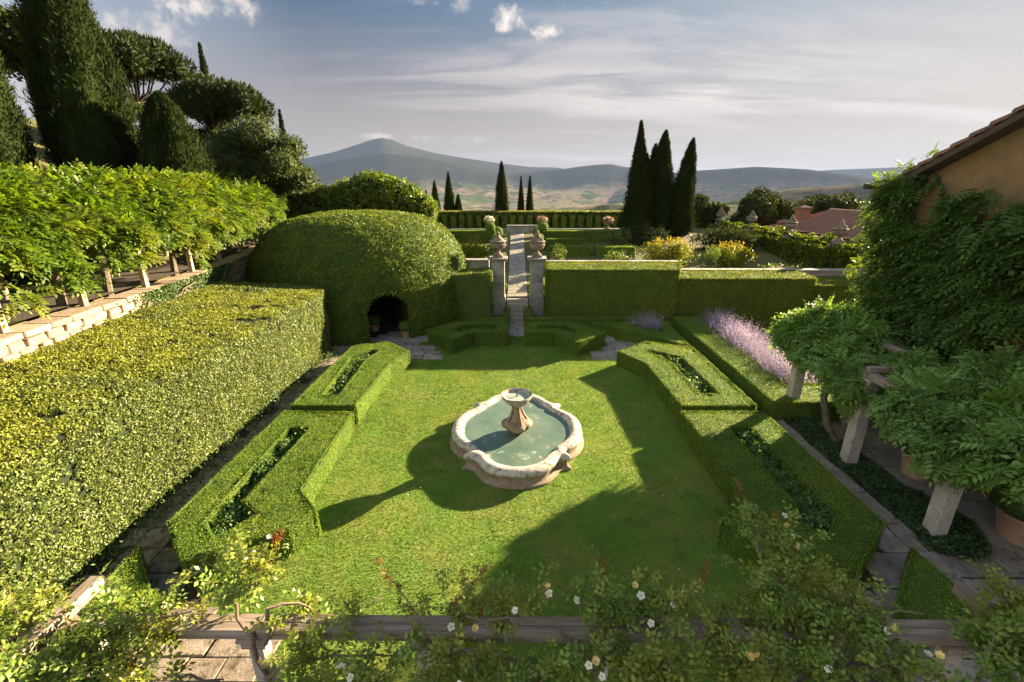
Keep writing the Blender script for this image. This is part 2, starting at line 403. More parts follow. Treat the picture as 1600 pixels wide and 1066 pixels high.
M['path'] = solid_mat('path_stone', [(.20, .18, .155), (.30, .275, .24), (.38, .35, .31)], 2.5, .85, .6, 26, mottled=((.10, .095, .08), 9, .55, .7))
M['wallstone'] = solid_mat('wall_stone', [(.24, .175, .115), (.34, .265, .19), (.42, .34, .26)], 5, .92, .7, 22, mottled=((.25, .19, .13), 10, .55, .75))
M['walk'] = solid_mat('pergola_walk_earth', [(.05, .04, .028), (.085, .066, .045)], 3, .97, .8, 24)
M['fascia'] = solid_mat('old_eave_wood', [(.06, .042, .03), (.10, .075, .055)], 5, .8, .4, 30)
M['soil'] = solid_mat('soil', [(.035, .027, .018), (.06, .046, .03)], 5, .97, .8, 30)
M['darkmetal'] = solid_mat('dark_gutter', [(.03, .025, .022), (.05, .04, .035)], 5, .5, .1, 30)
M['frame'] = solid_mat('brown_door_paint', [(.16, .09, .045), (.2, .12, .06)], 5, .6, .3, 40)
M['whiteframe'] = solid_mat('pale_window_paint', [(.5, .46, .4), (.56, .52, .46)], 5, .6, .2, 40)
M['brick'] = solid_mat('chimney_brick', [(.24, .10, .06), (.32, .15, .09)], 5, .9, .5, 30)
M['hedge_top_lit'] = leaf_mat('lit_hedge_top_leaf', [(.14, .15, .04), (.2, .2, .06), (.24, .22, .08)], None, trans=.4)  # paler leaf colour standing for sun on the cypress hedge top
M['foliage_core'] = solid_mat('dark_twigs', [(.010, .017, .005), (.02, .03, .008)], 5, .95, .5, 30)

def wood_mat():
    m, t, out = new_mat('weathered_beam')
    tc = t.new('ShaderNodeTexCoord'); mp = t.new('ShaderNodeMapping', i_0=tc.outputs['Object']); mp.inputs['Scale'].default_value = (1.2, 22, 22)
    n = t.noise(mp.outputs[0], 1.0, 8, 0.65)
    c = t.ramp(n, [(.3, (.12, .085, .065)), (.5, (.27, .21, .17)), (.7, (.40, .335, .28))])
    p = t.new('ShaderNodeBsdfPrincipled', i_Base_Color=c, i_Roughness=.85, i_Normal=bump(t, n, .7, .01))
    t.l.new(p.outputs[0], out.inputs[0]); return m
M['wood'] = wood_mat()

def lawn_mat():
    m, t, out = new_mat('mown_lawn')
    pos = t.new('ShaderNodeNewGeometry').outputs['Position']
    c = t.ramp(t.noise(pos, 55, 4, .7), [(.3, (.09, .175, .028)), (.55, (.14, .24, .036)), (.75, (.18, .265, .045))])
    c = t.mix(t.maprange(t.noise(pos, 0.9, 5, .65), .42, .62, 0, .8, True), c, (.235, .255, .06, 1))
    c = t.mix(t.maprange(t.noise(pos, 2.6, 4, .6), .5, .75, 0, .5, True), c, (.045, .085, .01, 1))
    p = t.new('ShaderNodeBsdfPrincipled', i_Base_Color=c, i_Roughness=.9, i_Normal=bump(t, t.noise(pos, 90, 3, .7), .9, .03))
    p.inputs['Specular IOR Level'].default_value = .1
    t.l.new(p.outputs[0], out.inputs[0]); return m
M['lawn'] = lawn_mat()
M['grass'] = leaf_mat('grass_blade', [(.105, .19, .03), (.155, .26, .04), (.20, .295, .05)], (.235, .275, .055), trans=.38, patch_scale=.85, rough=.55, spec=.2)
M['bank'] = solid_mat('bank_grass', [(.06, .07, .018), (.10, .10, .03), (.14, .12, .045)], .6, .95, .6, 20)

def water_mat():
    m, t, out = new_mat('fountain_water')
    pos = t.new('ShaderNodeNewGeometry').outputs['Position']
    c = t.mix(t.maprange(t.noise(pos, 1.6, 3, .5), .35, .65), (.085, .135, .105, 1), (.14, .19, .145, 1))
    scum_n = t.noise(pos, 3.2, 9, .72, .6)
    area = t.maprange(t.noise(pos, 0.75, 2, .5), .38, .56, 0, 1, True)
    scum = t.math('MULTIPLY', t.maprange(scum_n, .58, .615, 0, .75), area)
    c = t.mix(scum, c, (.42, .42, .32, 1))
    rip = t.noise(t.new('ShaderNodeMapping', i_0=pos, i_Scale=(3, 9, 1)).outputs[0], 2.0, 3, .5)
    p = t.new('ShaderNodeBsdfPrincipled', i_Base_Color=c, i_Roughness=t.maprange(scum, 0, 1, .03, .7), i_Normal=bump(t, rip, .12, .02))
    p.inputs['IOR'].default_value = 1.33; p.inputs['Specular IOR Level'].default_value = 1.0
    t.l.new(p.outputs[0], out.inputs[0]); return m
M['water'] = water_mat()
def bowl_water_mat():
    m, t, out = new_mat('bowl_water')
    pos = t.new('ShaderNodeNewGeometry').outputs['Position']
    c = t.mix(t.maprange(t.noise(pos, 9, 4, .6), .4, .65), (.20, .25, .22, 1), (.42, .44, .38, 1))
    p = t.new('ShaderNodeBsdfPrincipled', i_Base_Color=c, i_Roughness=.08); t.l.new(p.outputs[0], out.inputs[0]); return m
M['bowlwater'] = bowl_water_mat()
def glass_mat():
    m, t, out = new_mat('dark_window_glass')
    p = t.new('ShaderNodeBsdfPrincipled', i_Base_Color=(.012, .014, .016, 1), i_Roughness=.08)
    t.l.new(p.outputs[0], out.inputs[0]); return m
M['glass'] = glass_mat()
def hill_mat():
    m, t, out = new_mat('valley_and_mountain')
    geo = t.new('ShaderNodeNewGeometry'); pos = geo.outputs['Position']
    mp = t.new('ShaderNodeMapping', i_0=pos, i_Scale=(1, .8, 0)).outputs[0]
    n = t.new('ShaderNodeTexNoise', i_Vector=mp, i_Scale=.0016); n.inputs['Detail'].default_value = 3
    sc = t.n.new('ShaderNodeVectorMath'); sc.operation = 'SCALE'; t.l.new(n.outputs['Color'], sc.inputs[0]); sc.inputs['Scale'].default_value = 420
    wv = t.vmath('ADD', mp, sc.outputs[0]).outputs[0]
    vor = t.new('ShaderNodeTexVoronoi', i_Vector=wv, i_Scale=.0042)
    f = t.new('ShaderNodeSeparateColor', i_0=vor.outputs['Color']).outputs[0]
    c = t.ramp(f, [(0, (.17, .12, .075)), (.25, (.24, .18, .115)), (.45, (.09, .12, .035)), (.6, (.30, .24, .16)), (.8, (.05, .075, .025)), (1, (.13, .15, .05))])
    c = t.mix(t.maprange(t.noise(pos, .011, 6, .7), .5, .62, 0, .9, True), c, (.02, .032, .014, 1))
    z = t.new('ShaderNodeSeparateXYZ', i_0=pos).outputs[2]
    zz = t.math('ADD', z, t.math('MULTIPLY', t.noise(pos, .0025, 4, .6), 160.0))
    c = t.mix(t.maprange(zz, 10, 190, 0, .92, True), c, (.024, .028, .018, 1))
    p = t.new('ShaderNodeBsdfPrincipled', i_Base_Color=c, i_Roughness=1.0); p.inputs['Specular IOR Level'].default_value = 0
    t.l.new(p.outputs[0], out.inputs[0]); return m
M['hill'] = hill_mat()

# ---------------------------------------------------------------- ground, terrace, far land
def zt(y):           # upper garden climbs gently beyond the gate
    return 0.8 + 0.115 * (min(max(y, 22), 36) - 22)
def bank_z(x, y):    # the wooded bank on the left
    s = np.clip((-x - 13.2) / 10.0, 0, 1); s = s * s * (3 - 2 * s)
    return 3.25 + s * 4.6 + np.clip((-x - 22) * .28, 0, 14)

def far_land():
    f, p = 720.0, R(18.65)
    def ang(px, py):
        a, b = px - 807, py - 533
        return math.degrees(math.atan2(a, f * math.cos(p) - b * math.sin(p))), (-f * math.sin(p) - b * math.cos(p)) / math.hypot(a, f * math.cos(p) - b * math.sin(p))
    def prof(pts):
        q = sorted(ang(*x) for x in pts); return np.array([x[0] for x in q]), np.array([x[1] for x in q])
    ridges = [   # crest distance, width, skyline
        (10500, 2600, prof([(-400, 285), (100, 275), (380, 262), (440, 253), (480, 246), (520, 237.5), (560, 225), (580, 218), (597, 215), (612, 218), (640, 229), (680, 239), (720, 246), (780, 255), (830, 261), (870, 262), (910, 268), (960, 275), (1100, 282), (1700, 284), (2300, 286)])),
        (8200, 1500, prof([(-400, 292), (400, 272), (480, 260), (540, 247), (600, 239), (650, 243), (720, 256), (800, 272), (880, 264), (905, 260), (930, 257), (955, 256), (980, 261), (1010, 258), (1040, 266), (1085, 282), (1500, 296), (2300, 296)])),
        (12500, 2000, prof([(-400, 296), (1000, 284), (1060, 276), (1180, 275), (1260, 268), (1300, 265), (1340, 263.5), (1400, 261), (1600, 256), (2300, 262)])),
        (7000, 1100, prof([(-400, 308), (960, 300), (1060, 269), (1090, 266.5), (1130, 264), (1180, 260.5), (1210, 262), (1240, 263.5), (1262, 265), (1290, 269), (1330, 275), (1400, 285), (1600, 296), (2300, 290)])),
        (2400, 520, prof([(-400, 345), (700, 330), (1100, 322), (1180, 306), (1240, 294), (1330, 289.5), (1350, 288.5), (1372, 281), (1395, 276), (1450, 270), (1700, 262), (2300, 268)])),
        (1500, 330, prof([(-400, 350), (640, 331), (800, 329.5), (870, 329), (930, 322), (965, 318), (1100, 320), (1300, 322), (2300, 330)])),
    ]
    th = np.linspace(-80, 80, 420)
    rr = np.concatenate([np.linspace(0, 1, 30) ** 1.6 * 440 + 46, np.geomspace(500, 19000, 190)])
    T, RR = np.meshgrid(np.radians(th), rr)
    X, Y = RR * np.sin(T), RR * np.cos(T)
    P = np.stack([X.ravel(), Y.ravel(), np.zeros(X.size)], 1)
    base = -np.interp(RR, [46, 60, 120, 400, 1000, 2200, 4000, 6000, 19000], [-1.2, 1.5, 9, 38, 95, 165, 235, 270, 270])
    und = ((fbm(P / 520, 4, 3) - .5) * 90).reshape(RR.shape) * np.clip((RR - 300) / 1500, 0, 1)
    Z = base + und
    rough_n = (fbm(P / 900, 5, 11) - .5).reshape(RR.shape); gully = np.abs(fbm(P / 420, 5, 23) - .5).reshape(RR.shape)
    for (r0, wd, (a, e)) in ridges:
        crest = np.interp(np.degrees(T), a, e) * r0 + 6
        d = (RR - r0) / wd
        k = np.where(d < 0, np.exp(-np.abs(d) ** 1.35 * 1.5), np.exp(-d * d * .7))
        hgt = base + (crest - base) * k
        damp = np.clip(np.abs(d) * 1.2, 0.0, 1)
        hgt = hgt + (rough_n * 150 - gully * 170) * damp * k * (wd / 2000)
        Z = np.maximum(Z, hgt)
    P[:, 2] = Z.ravel()
    nr, nt = RR.shape
    i = np.arange(nr - 1)[:, None] * nt + np.arange(nt - 1)[None]
    F = np.stack([i, i + 1, i + nt + 1, i + nt], -1).reshape(-1, 4)[:, ::-1]
    o = mesh_obj('hills', P, F, M['hill'], smooth=True); tag(o, 'hazy valley fields, hills and blue mountain filling the distance', kind='structure')
far_land()

def sheet(name, poly, z, mat, label=None):
    V = [(x, y, z) for x, y in poly]
    F = [tuple(t) for t in tessellate_polygon([[Vector(v) for v in V]])]
    o = mesh_obj(name, V, F, mat)
    for p in o.data.polygons:
        if p.normal.z < 0: p.flip()
    return tag(o, label, kind='structure')
# one ground surface under everything, rising to the upper garden and to the bank
WL = [(-9.6, 5.2), (-9.85, 8), (-10.1, 10), (-10.28, 12), (-10.6, 15), (-11.2, 18), (-11.9, 21), (-12.7, 24), (-13.6, 27)]
def ground():
    xs = np.concatenate([np.linspace(-60, -13, 36), np.linspace(-12.6, 17.9, 46), np.linspace(18.1, 60, 20)]); ys = np.concatenate([np.linspace(-6, 22.1, 32), np.linspace(22.25, 48, 44)])
    X, Y = np.meshgrid(xs, ys)
    t = np.clip((Y - 22) / 14, 0, 1)
    Z = np.where(Y > 22.2, 0.78 + 1.61 * t, -0.02)
    Z = np.where((X > 18.0), np.minimum(Z, 0.3 - (X - 18) * .02), Z)
    fall = np.clip((Y - 42.5) / 6, 0, 1); Z = Z - fall * fall * 4.0
    edge = np.interp(Y, [p[1] for p in WL], [p[0] for p in WL]) - .75
    lb = X < edge - .6
    Z = np.where(lb, bank_z(X, Y) - np.clip((Y - 30) * .18, 0, 3.0) - fall * fall * 2, Z)
    mid = (X >= edge - .6) & (X < edge); Z = np.where(mid & (Y < 42), np.maximum(Z, 3.0), Z)
    P = np.stack([X.ravel(), Y.ravel(), Z.ravel()], 1); nx = len(xs)
    i = np.arange(len(ys) - 1)[:, None] * nx + np.arange(nx - 1)[None]
    F = np.stack([i, i + 1, i + nx + 1, i + nx], -1).reshape(-1, 4)
    tag(mesh_obj('ground', P, F, M['bank']), 'earth and rough grass around and above the garden', kind='structure')
ground()
AX = 0.13           # the garden's axis
LAWN = [(-4.9, 5.45), (-3.4, 4.3), (-3.2, 1.0), (3.4, 1.0), (3.6, 4.3), (5.1, 5.3), (6.0, 6.4), (6.0, 16.2), (3.3, 19.1), (-3.0, 19.1), (-5.7, 16.2), (-5.7, 6.3)]
sheet('lawn', LAWN, 0.012, M['lawn'], 'mown green lawn around the fountain')
sheet('bed_soil', [(-7.2, 1), (10, 1), (10, 20.5), (-7.2, 20.5)], 0.0, M['soil'], 'dark soil between the hedges')

# ---------------------------------------------------------------- clipped hedges
def quads(poly, z0, z1, inward=False):
    T = []
    n = len(poly)
    for i in range(n):
        a, b = poly[i], poly[(i + 1) % n]
        if inward: a, b = b, a
        A, B, C, D = (*a, z0), (*b, z0), (*b, z1), (*a, z1)
        T += [(A, B, C), (A, C, D)]
    return T
def ccw(p):
    return p if sum(a[0] * b[1] - b[0] * a[1] for a, b in zip(p, p[1:] + p[:1])) > 0 else p[::-1]
def hedge(name, label, outer, h, mat='box', z0=0.0, slot=None, size=.026, dens=2300, group=None, floor=.30, ztop=None, cat='hedge', wob=.028, up=.75, core='box_core', gap=None):
    """clipped hedge: a dark body and a skin of leaves; ztop(x, y) lifts the top"""
    outer = ccw([tuple(p) for p in outer]); loops = [outer]
    zf = ztop or (lambda x, y: z0 + h)
    if slot: slot = ccw([tuple(p) for p in slot]); loops.append(slot[::-1])
    flat = [p for l in loops for p in l]
    top = []
    for t in tessellate_polygon([[Vector((x, y, 0)) for x, y in l] for l in loops]):
        tri = [flat[i] for i in t]
        cr = (tri[1][0] - tri[0][0]) * (tri[2][1] - tri[0][1]) - (tri[2][0] - tri[0][0]) * (tri[1][1] - tri[0][1])
        if cr < 0: tri = tri[::-1]
        top.append(tuple((x, y, zf(x, y)) for x, y in tri))
    side = []
    for i in range(len(outer)):
        a, b = outer[i], outer[(i + 1) % len(outer)]
        A, B, C, D = (*a, z0), (*b, z0), (*b, zf(*b)), (*a, zf(*a)); side += [(A, B, C), (A, C, D)]
    inner = quads(slot, z0 + floor, z0 + h, True) if slot else []
    bot = []
    if slot:
        for t in tessellate_polygon([[Vector((x, y, 0)) for x, y in slot]]):
            bot.append(tuple((slot[i][0], slot[i][1], z0 + floor) for i in t))
    T = np.array(top + side + inner, float)
    allT = np.array(top + side + inner + bot, float)
    nrm = unit(np.cross(T[:, 1] - T[:, 0], T[:, 2] - T[:, 0]))
    V = allT.reshape(-1, 3).copy()
    V[:len(T) * 3] -= np.repeat(nrm, 3, 0) * (0.014 + wob)
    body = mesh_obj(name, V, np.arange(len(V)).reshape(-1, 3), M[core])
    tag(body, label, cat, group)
    area = np.linalg.norm(np.cross(T[:, 1] - T[:, 0], T[:, 2] - T[:, 0]), axis=1).sum() / 2
    n = int(area * dens)
    P, N = tri_sample(T, n)
    gq = fbm(P * 5.5, 2, 61); keep = gq < np.quantile(gq, .965)
    if gap is not None: keep &= gap(P)
    P, N = P[keep], N[keep]
    P = P + N * ((fbm(P * 2.2, 2, 5) - .5) * 2 * wob + rng.normal(0, size * .28, len(P)) - .004)[:, None]
    P[:, 2] = np.maximum(P[:, 2], z0 + .01)
    V, F = leaf_arrays(P, N, size, up)
    lv = mesh_obj('leaves', V, F, M[mat], body); tag(lv, kind='stuff')
    return body
def mirror(p): return [(2 * AX - x, y) for x, y in p]
def bed_plants(owner, poly, z, n, hgt, mat='bedleaf', size=.07):
    """leafy planting inside a slot, a part of its hedge"""
    T = np.array([[(poly[i][0], poly[i][1], z) for i in t] for t in tessellate_polygon([[Vector((x, y, 0)) for x, y in poly]])], float)
    C, _ = tri_sample(T, max(8, n // 60)); 
    idx = rng.integers(0, len(C), n); off = rng.normal(size=(n, 3)) * [.075, .075, .05]
    P = C[idx] + off; P[:, 2] = z + np.abs(off[:, 2]) + rng.random(n) * hgt * (0.5 + .5 * np.random.default_rng(3).random(len(C))[idx])
    N = unit(off * [1, 1, .3] + [0, 0, .12])
    V, F = leaf_arrays(P, N, size, .8, .55)
    o = mesh_obj('bed_plants', V, F, M[mat], owner); tag(o, kind='stuff')

FR = [(6.3, 10.58), (4.22, 10.58), (4.2, 7.0), (3.5, 6.52), (3.95, 5.95), (5.15, 5.5), (6.3, 6.5)]
FL = [(-5.9, 10.5), (-4.1, 10.45), (-4.02, 7.3), (-3.5, 6.75), (-3.75, 6.25), (-5.1, 5.55), (-5.95, 6.4)]
MR = [(3.5, 15.05), (4.8, 16.1), (6.3, 15.55), (6.3, 10.9), (4.32, 10.84), (4.2, 13.85)]
ML = [(-5.85, 15.5), (-4.7, 16.0), (-3.65, 14.9), (-4.05, 13.9), (-4.16, 10.8), (-5.88, 10.79)]
BR = [(.36, 18.75), (2.5, 18.72), (3.5, 17.1), (2.25, 15.95), (1.45, 17.15), (.36, 17.05)]
BL = [(-.3, 18.8), (-2.5, 18.8), (-3.55, 17.5), (-2.35, 16.2), (-1.65, 17.15), (-.3, 17.1)]
S_FR = [(5.05, 9.77), (5.57, 9.78), (5.65, 6.75), (5.12, 6.2), (4.75, 6.55), (5.05, 6.95)]
S_FL = [(-5.35, 9.65), (-4.88, 9.65), (-4.95, 6.95), (-4.5, 6.62), (-4.9, 6.05), (-5.28, 6.42)]
S_MR = [(4.62, 15.15), (5.53, 14.5), (5.6, 11.62), (5.1, 11.6), (5.05, 14.05)]
S_ML = [(-5.5, 14.4), (-5.0, 15.1), (-4.72, 15.05), (-4.95, 14.2), (-4.85, 11.46), (-5.28, 11.46)]
S_BR = [(.85, 18.1), (2.05, 18.1), (2.5, 17.35), (2.2, 17.2), (1.75, 17.65), (.85, 17.62)]
S_BL = [(-.75, 18.15), (-2.1, 18.15), (-2.6, 17.5), (-2.25, 17.3), (-1.8, 17.7), (-.75, 17.65)]
G = 'low clipped box hedges round the lawn'
for nm, out, sl, lab, bp in [
    ('FL', FL, S_FL, 'low sunlit box hedge nearest the roses, with a planted slot and pointed corner', 1),
    ('FR', FR, S_FR, 'low box hedge between lawn and stone pillars nearest the roses, long planted slot', 1),
    ('ML', ML, S_ML, 'low slotted box hedge left of the fountain, in front of the dome hedge', 1),
    ('MR', MR, S_MR, 'low slotted box hedge right of the fountain, beside the lavender hedge', 1),
    ('BL', BL, S_BL, 'low bent box hedge at the lawn end before the dome hedge', 0),
    ('BR', BR, S_BR, 'low bent box hedge at the lawn end right of the path', 0)]:
    near = nm[0] == 'F'
    b = hedge('box_hedge', lab, out, .58, slot=sl, size=.024 if near else .028, dens=3900 if near else 2700, group=G)
    bed_plants(b, sl, .31, 2400 if bp else 800, .2 if bp else .14)
tr = hedge('box_hedge', 'low triangular box hedge holding a single clump of lavender', [(3.2, 19.0), (6.5, 19.0), (6.35, 16.0), (6.1, 16.0)], .5, slot=[(4.7, 18.55), (6.0, 18.55), (5.95, 17.6)], size=.03, dens=2200, group=G)
LVH = [(6.78, 11.0), (9.3, 11.0), (9.3, 12.25), (7.75, 12.25), (7.85, 19.4), (6.8, 19.4)]
hedge('box_hedge', 'long low box hedge edging the lavender bed, below the tall hedge', LVH, .62, size=.028, dens=2500, group=G)
hedge('box_hedge', 'narrow low box hedge along the foot of the tall hedge right of the gate', [(.36, 19.2), (6.2, 19.2), (6.2, 19.75), (.72, 19.75), (.72, 22.0), (.36, 22.0)], .5, size=.03, dens=2000, group=G)
hedge('box_hedge', 'narrow low box hedge beside the path between dome hedge and gate pier', [(-.3, 19.2), (-2.2, 19.2), (-2.2, 19.75), (-.55, 19.75), (-.55, 22.0), (-.3, 22.0)], .5, size=.03, dens=2000, group=G)
hedge('box_hedge', 'low box wedge on the sunlit corner behind the rose pergola', [(-6.15, 6.0), (-5.0, 4.85), (-5.35, 4.55), (-6.15, 4.75)], .42, size=.024, dens=3600, group=G)
hedge('box_hedge', 'low box wedge on the shaded paving beside the rose pergola', [(6.5, 6.12), (6.55, 4.75), (5.3, 4.6), (5.45, 5.1)], .42, size=.024, dens=3600, group=G)

# tall hedges
def lh_top(x, y): return 2.42 + (-x - 7.0) * .12
LH = [(-6.95, 3.2), (-6.98, 16.4), (-7.6, 16.65), (-10.35, 16.0), (-10.2, 11), (-9.75, 3.2)]
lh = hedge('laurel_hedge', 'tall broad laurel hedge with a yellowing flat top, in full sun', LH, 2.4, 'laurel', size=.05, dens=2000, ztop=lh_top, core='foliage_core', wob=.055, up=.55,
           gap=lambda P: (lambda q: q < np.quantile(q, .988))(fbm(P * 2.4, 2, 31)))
# rough growth at the foot of the tall hedge
P = np.stack([rng.uniform(-7.0, -6.55, 2600), rng.uniform(3.2, 16.2, 2600), np.abs(rng.normal(0, .17, 2600)) + .02], 1)
V, F = leaf_arrays(P, np.tile([1, 0, .8], (2600, 1)), .07, .6, .4); tag(mesh_obj('foot_growth', V, F, M['ivy'], lh), kind='stuff')
TG = 'tall clipped hedge of three heights right of the gate'
hedge('tall_hedge', 'highest block of the tall straight hedge, against the right gate pier', [(1.3, 19.85), (7.1, 19.85), (7.9, 22.2), (1.45, 22.2)], 2.56, 'tallbox', size=.045, dens=1250, group=TG, wob=.05)
hedge('tall_hedge', 'middle block of the tall straight hedge, one step lower', [(7.12, 19.95), (13.1, 19.95), (13.6, 22.2), (7.92, 22.2)], 2.16, 'tallbox', size=.045, dens=1250, group=TG, wob=.05)
hedge('tall_hedge', 'lowest block of the tall straight hedge, running behind the villa corner', [(13.12, 19.95), (17.1, 19.95), (17.1, 22.2), (13.62, 22.2)], 1.86, 'tallbox', size=.045, dens=1250, group=TG, wob=.05)
hedge('tall_hedge', 'small square hedge block between dome hedge and left gate pier', [(-3.0, 20.0), (-1.05, 20.0), (-1.15, 21.9), (-3.0, 21.9)], 2.3, 'laurel', size=.05, dens=1250, wob=.07)

def dome():
    cx, cy, Rr, H, n = -7.0, 21.75, 4.72, 4.85, 3.2
    nu, nv = 120, 40
    a0 = math.atan2(17.4 - cy, -4.95 - cx)
    U = np.linspace(0, 2 * np.pi, nu, endpoint=False); A = np.linspace(0, np.pi / 2, nv)
    def surf(u, a):
        r = Rr * np.cos(a) ** (2 / n); z = H * np.sin(a) ** (2 / n)
        k = 1 + .012 * np.sin(3 * u + 1)
        return np.stack([cx + r * np.cos(u) * k * np.where(np.cos(u) < 0, 1.14, 1.0), cy + r * np.sin(u) * k, z], -1)
    def hole(P, s=1.0):
        d = (P[..., 0] - cx) * -math.sin(a0) + (P[..., 1] - cy) * math.cos(a0)
        o = (P[..., 0] - cx) * math.cos(a0) + (P[..., 1] - cy) * math.sin(a0)
        w = .80 * s
        return (o > 1) & (np.abs(d) < w) & (P[..., 2] < 1.35 * s + .62 * np.sqrt(np.clip(1 - (d / w) ** 2, 0, 1)))
    UU, AA = np.meshgrid(U, A); S = surf(UU, AA)
    V = S.reshape(-1, 3); F = []
    for j in range(nv - 1):
        for i in range(nu):
            q = (j * nu + i, j * nu + (i + 1) % nu, (j + 1) * nu + (i + 1) % nu, (j + 1) * nu + i)
            if not hole(V[list(q)].mean(0), 1.22): F.append(q)
    Vc = V.copy(); Vc[:, :2] = (Vc[:, :2] - [cx, cy]) * .985 + [cx, cy]; Vc[:, 2] *= .985
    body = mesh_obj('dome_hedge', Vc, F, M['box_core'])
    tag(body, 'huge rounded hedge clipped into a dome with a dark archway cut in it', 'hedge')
    A_ = [(j * nu + i, j * nu + (i + 1) % nu, (j + 1) * nu + (i + 1) % nu, (j + 1) * nu + i) for j in range(nv - 1) for i in range(nu)]
    T = np.array([[V[f[0]], V[f[1]], V[f[2]]] for f in A_] + [[V[f[0]], V[f[2]], V[f[3]]] for f in A_])
    T = T[np.linalg.norm(np.cross(T[:, 1] - T[:, 0], T[:, 2] - T[:, 0]), axis=1) > 1e-9]
    P, N = tri_sample(T, 105000)
    keep = ~hole(P + rng.normal(0, .02, P.shape), .96); P, N = P[keep], N[keep]
    P = P + N * ((fbm(P * 1.6, 3, 9) - .5) * .20 + (fbm(P * 6, 2, 10) - .5) * .07 + rng.normal(0, .018, len(P)))[:, None]
    L1 = leaf_arrays(P, N, .074, .5, .5)
    tag(mesh_obj('leaves', *L1, M['dome'], body), kind='stuff')
    # the archway runs into the hedge
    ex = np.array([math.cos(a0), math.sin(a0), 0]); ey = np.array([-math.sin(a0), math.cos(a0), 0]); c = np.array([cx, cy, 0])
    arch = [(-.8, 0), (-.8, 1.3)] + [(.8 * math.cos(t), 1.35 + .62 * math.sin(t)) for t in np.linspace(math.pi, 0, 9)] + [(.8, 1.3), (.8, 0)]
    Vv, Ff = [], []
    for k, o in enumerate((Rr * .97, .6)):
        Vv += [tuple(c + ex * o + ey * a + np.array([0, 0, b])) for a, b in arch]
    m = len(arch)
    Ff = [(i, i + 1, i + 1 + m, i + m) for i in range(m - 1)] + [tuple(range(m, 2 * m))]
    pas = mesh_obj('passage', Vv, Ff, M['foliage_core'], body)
    lip = []
    for o, sc in ((Rr * .925, 1.4), (Rr * .962, 1.0)): lip += [tuple(c + ex * (o if b < 1.6 else o - .03) + ey * a * sc + np.array([0, 0, b * (1 + (sc - 1) * .75)])) for a, b in arch]
    mesh_obj('arch_edge', lip, [(i, i + 1, i + 1 + m, i + m) for i in range(m - 1)], M['box_core'], body)
    T = np.array([[Vv[f[0]], Vv[f[1]], Vv[f[2]]] for f in Ff[:-1]] + [[Vv[f[0]], Vv[f[2]], Vv[f[3]]] for f in Ff[:-1]])
    P, N = tri_sample(T, 1500); to = (c + ex * 3 + [0, 0, 1]) - P
    L = leaf_arrays(P + rng.normal(0, .04, P.shape), unit(to), .055, .5, .5); tag(mesh_obj('passage_leaves', *L, M['dome'], body), kind='stuff')
dome()

# ---------------------------------------------------------------- lawn blades
def in_poly(P, poly):
    x, y = P[:, 0], P[:, 1]; ins = np.zeros(len(P), bool); n = len(poly)
    for i in range(n):
        (x1, y1), (x2, y2) = poly[i], poly[(i + 1) % n]
        c = ((y1 > y) != (y2 > y)) & (x < (x2 - x1) * (y - y1) / (y2 - y1 + 1e-12) + x1)
        ins ^= c
    return ins
def lawn_blades():
    n = 330000
    y = 3.2 + (19.0 - 3.2) * rng.random(n) ** 1.5; x = rng.uniform(-4.8, 5.2, n)
    P = np.stack([x, y, np.full(n, .012)], 1)
    keep = in_poly(P, LAWN) & (((x - .03) / 1.55) ** 2 + ((y - 10.1) / 1.85) ** 2 > 1)
    for h_ in (FL, FR, ML, MR, BL, BR): keep &= ~in_poly(P, h_)
    keep &= ~((np.abs(x - .03) < .5) & (y > 18.35))
    P = P[keep]; n = len(P)
    hgt = .021 * rng.uniform(.6, 1.3, n) * (.75 + .5 * fbm(P * [1.1, 1.1, 0], 3, 2)) * (1 + (P[:, 1] - 8).clip(0, 12) * .04)
    lean = rng.normal(size=(n, 2)) * .6 + (np.stack([vnoise(P * .7, 1), vnoise(P * .7, 2)], 1) - .5) * 1.4
    a = rng.random(n) * 6.283; w = (.0042 + .00035 * P[:, 1]) * rng.uniform(.7, 1.3, n)
    wd = np.stack([np.cos(a), np.sin(a), np.zeros(n)], 1) * w[:, None]
    tip = P + np.concatenate([lean * hgt[:, None], hgt[:, None]], 1)
    V = np.stack([P - wd, P + wd, tip], 1).reshape(-1, 3)
    o = mesh_obj('lawn_grass', V, np.arange(3 * n).reshape(-1, 3), M['grass'])
    tag(o, 'short mown grass blades covering the lawn', kind='stuff')
lawn_blades()
# daisies and fallen petals dotted over the lawn
def petals():
    P = np.stack([rng.uniform(-3.4, 3.6, 46), rng.uniform(4.6, 9.0, 46), np.full(46, .05)], 1)
    V, F = leaf_arrays(P, np.tile([0, 0, 1.0], (46, 1)), .035, .9, .8)
    tag(mesh_obj('fallen_petals', V, F, M['petal']), 'white petals scattered on the mown lawn', kind='stuff')
petals()

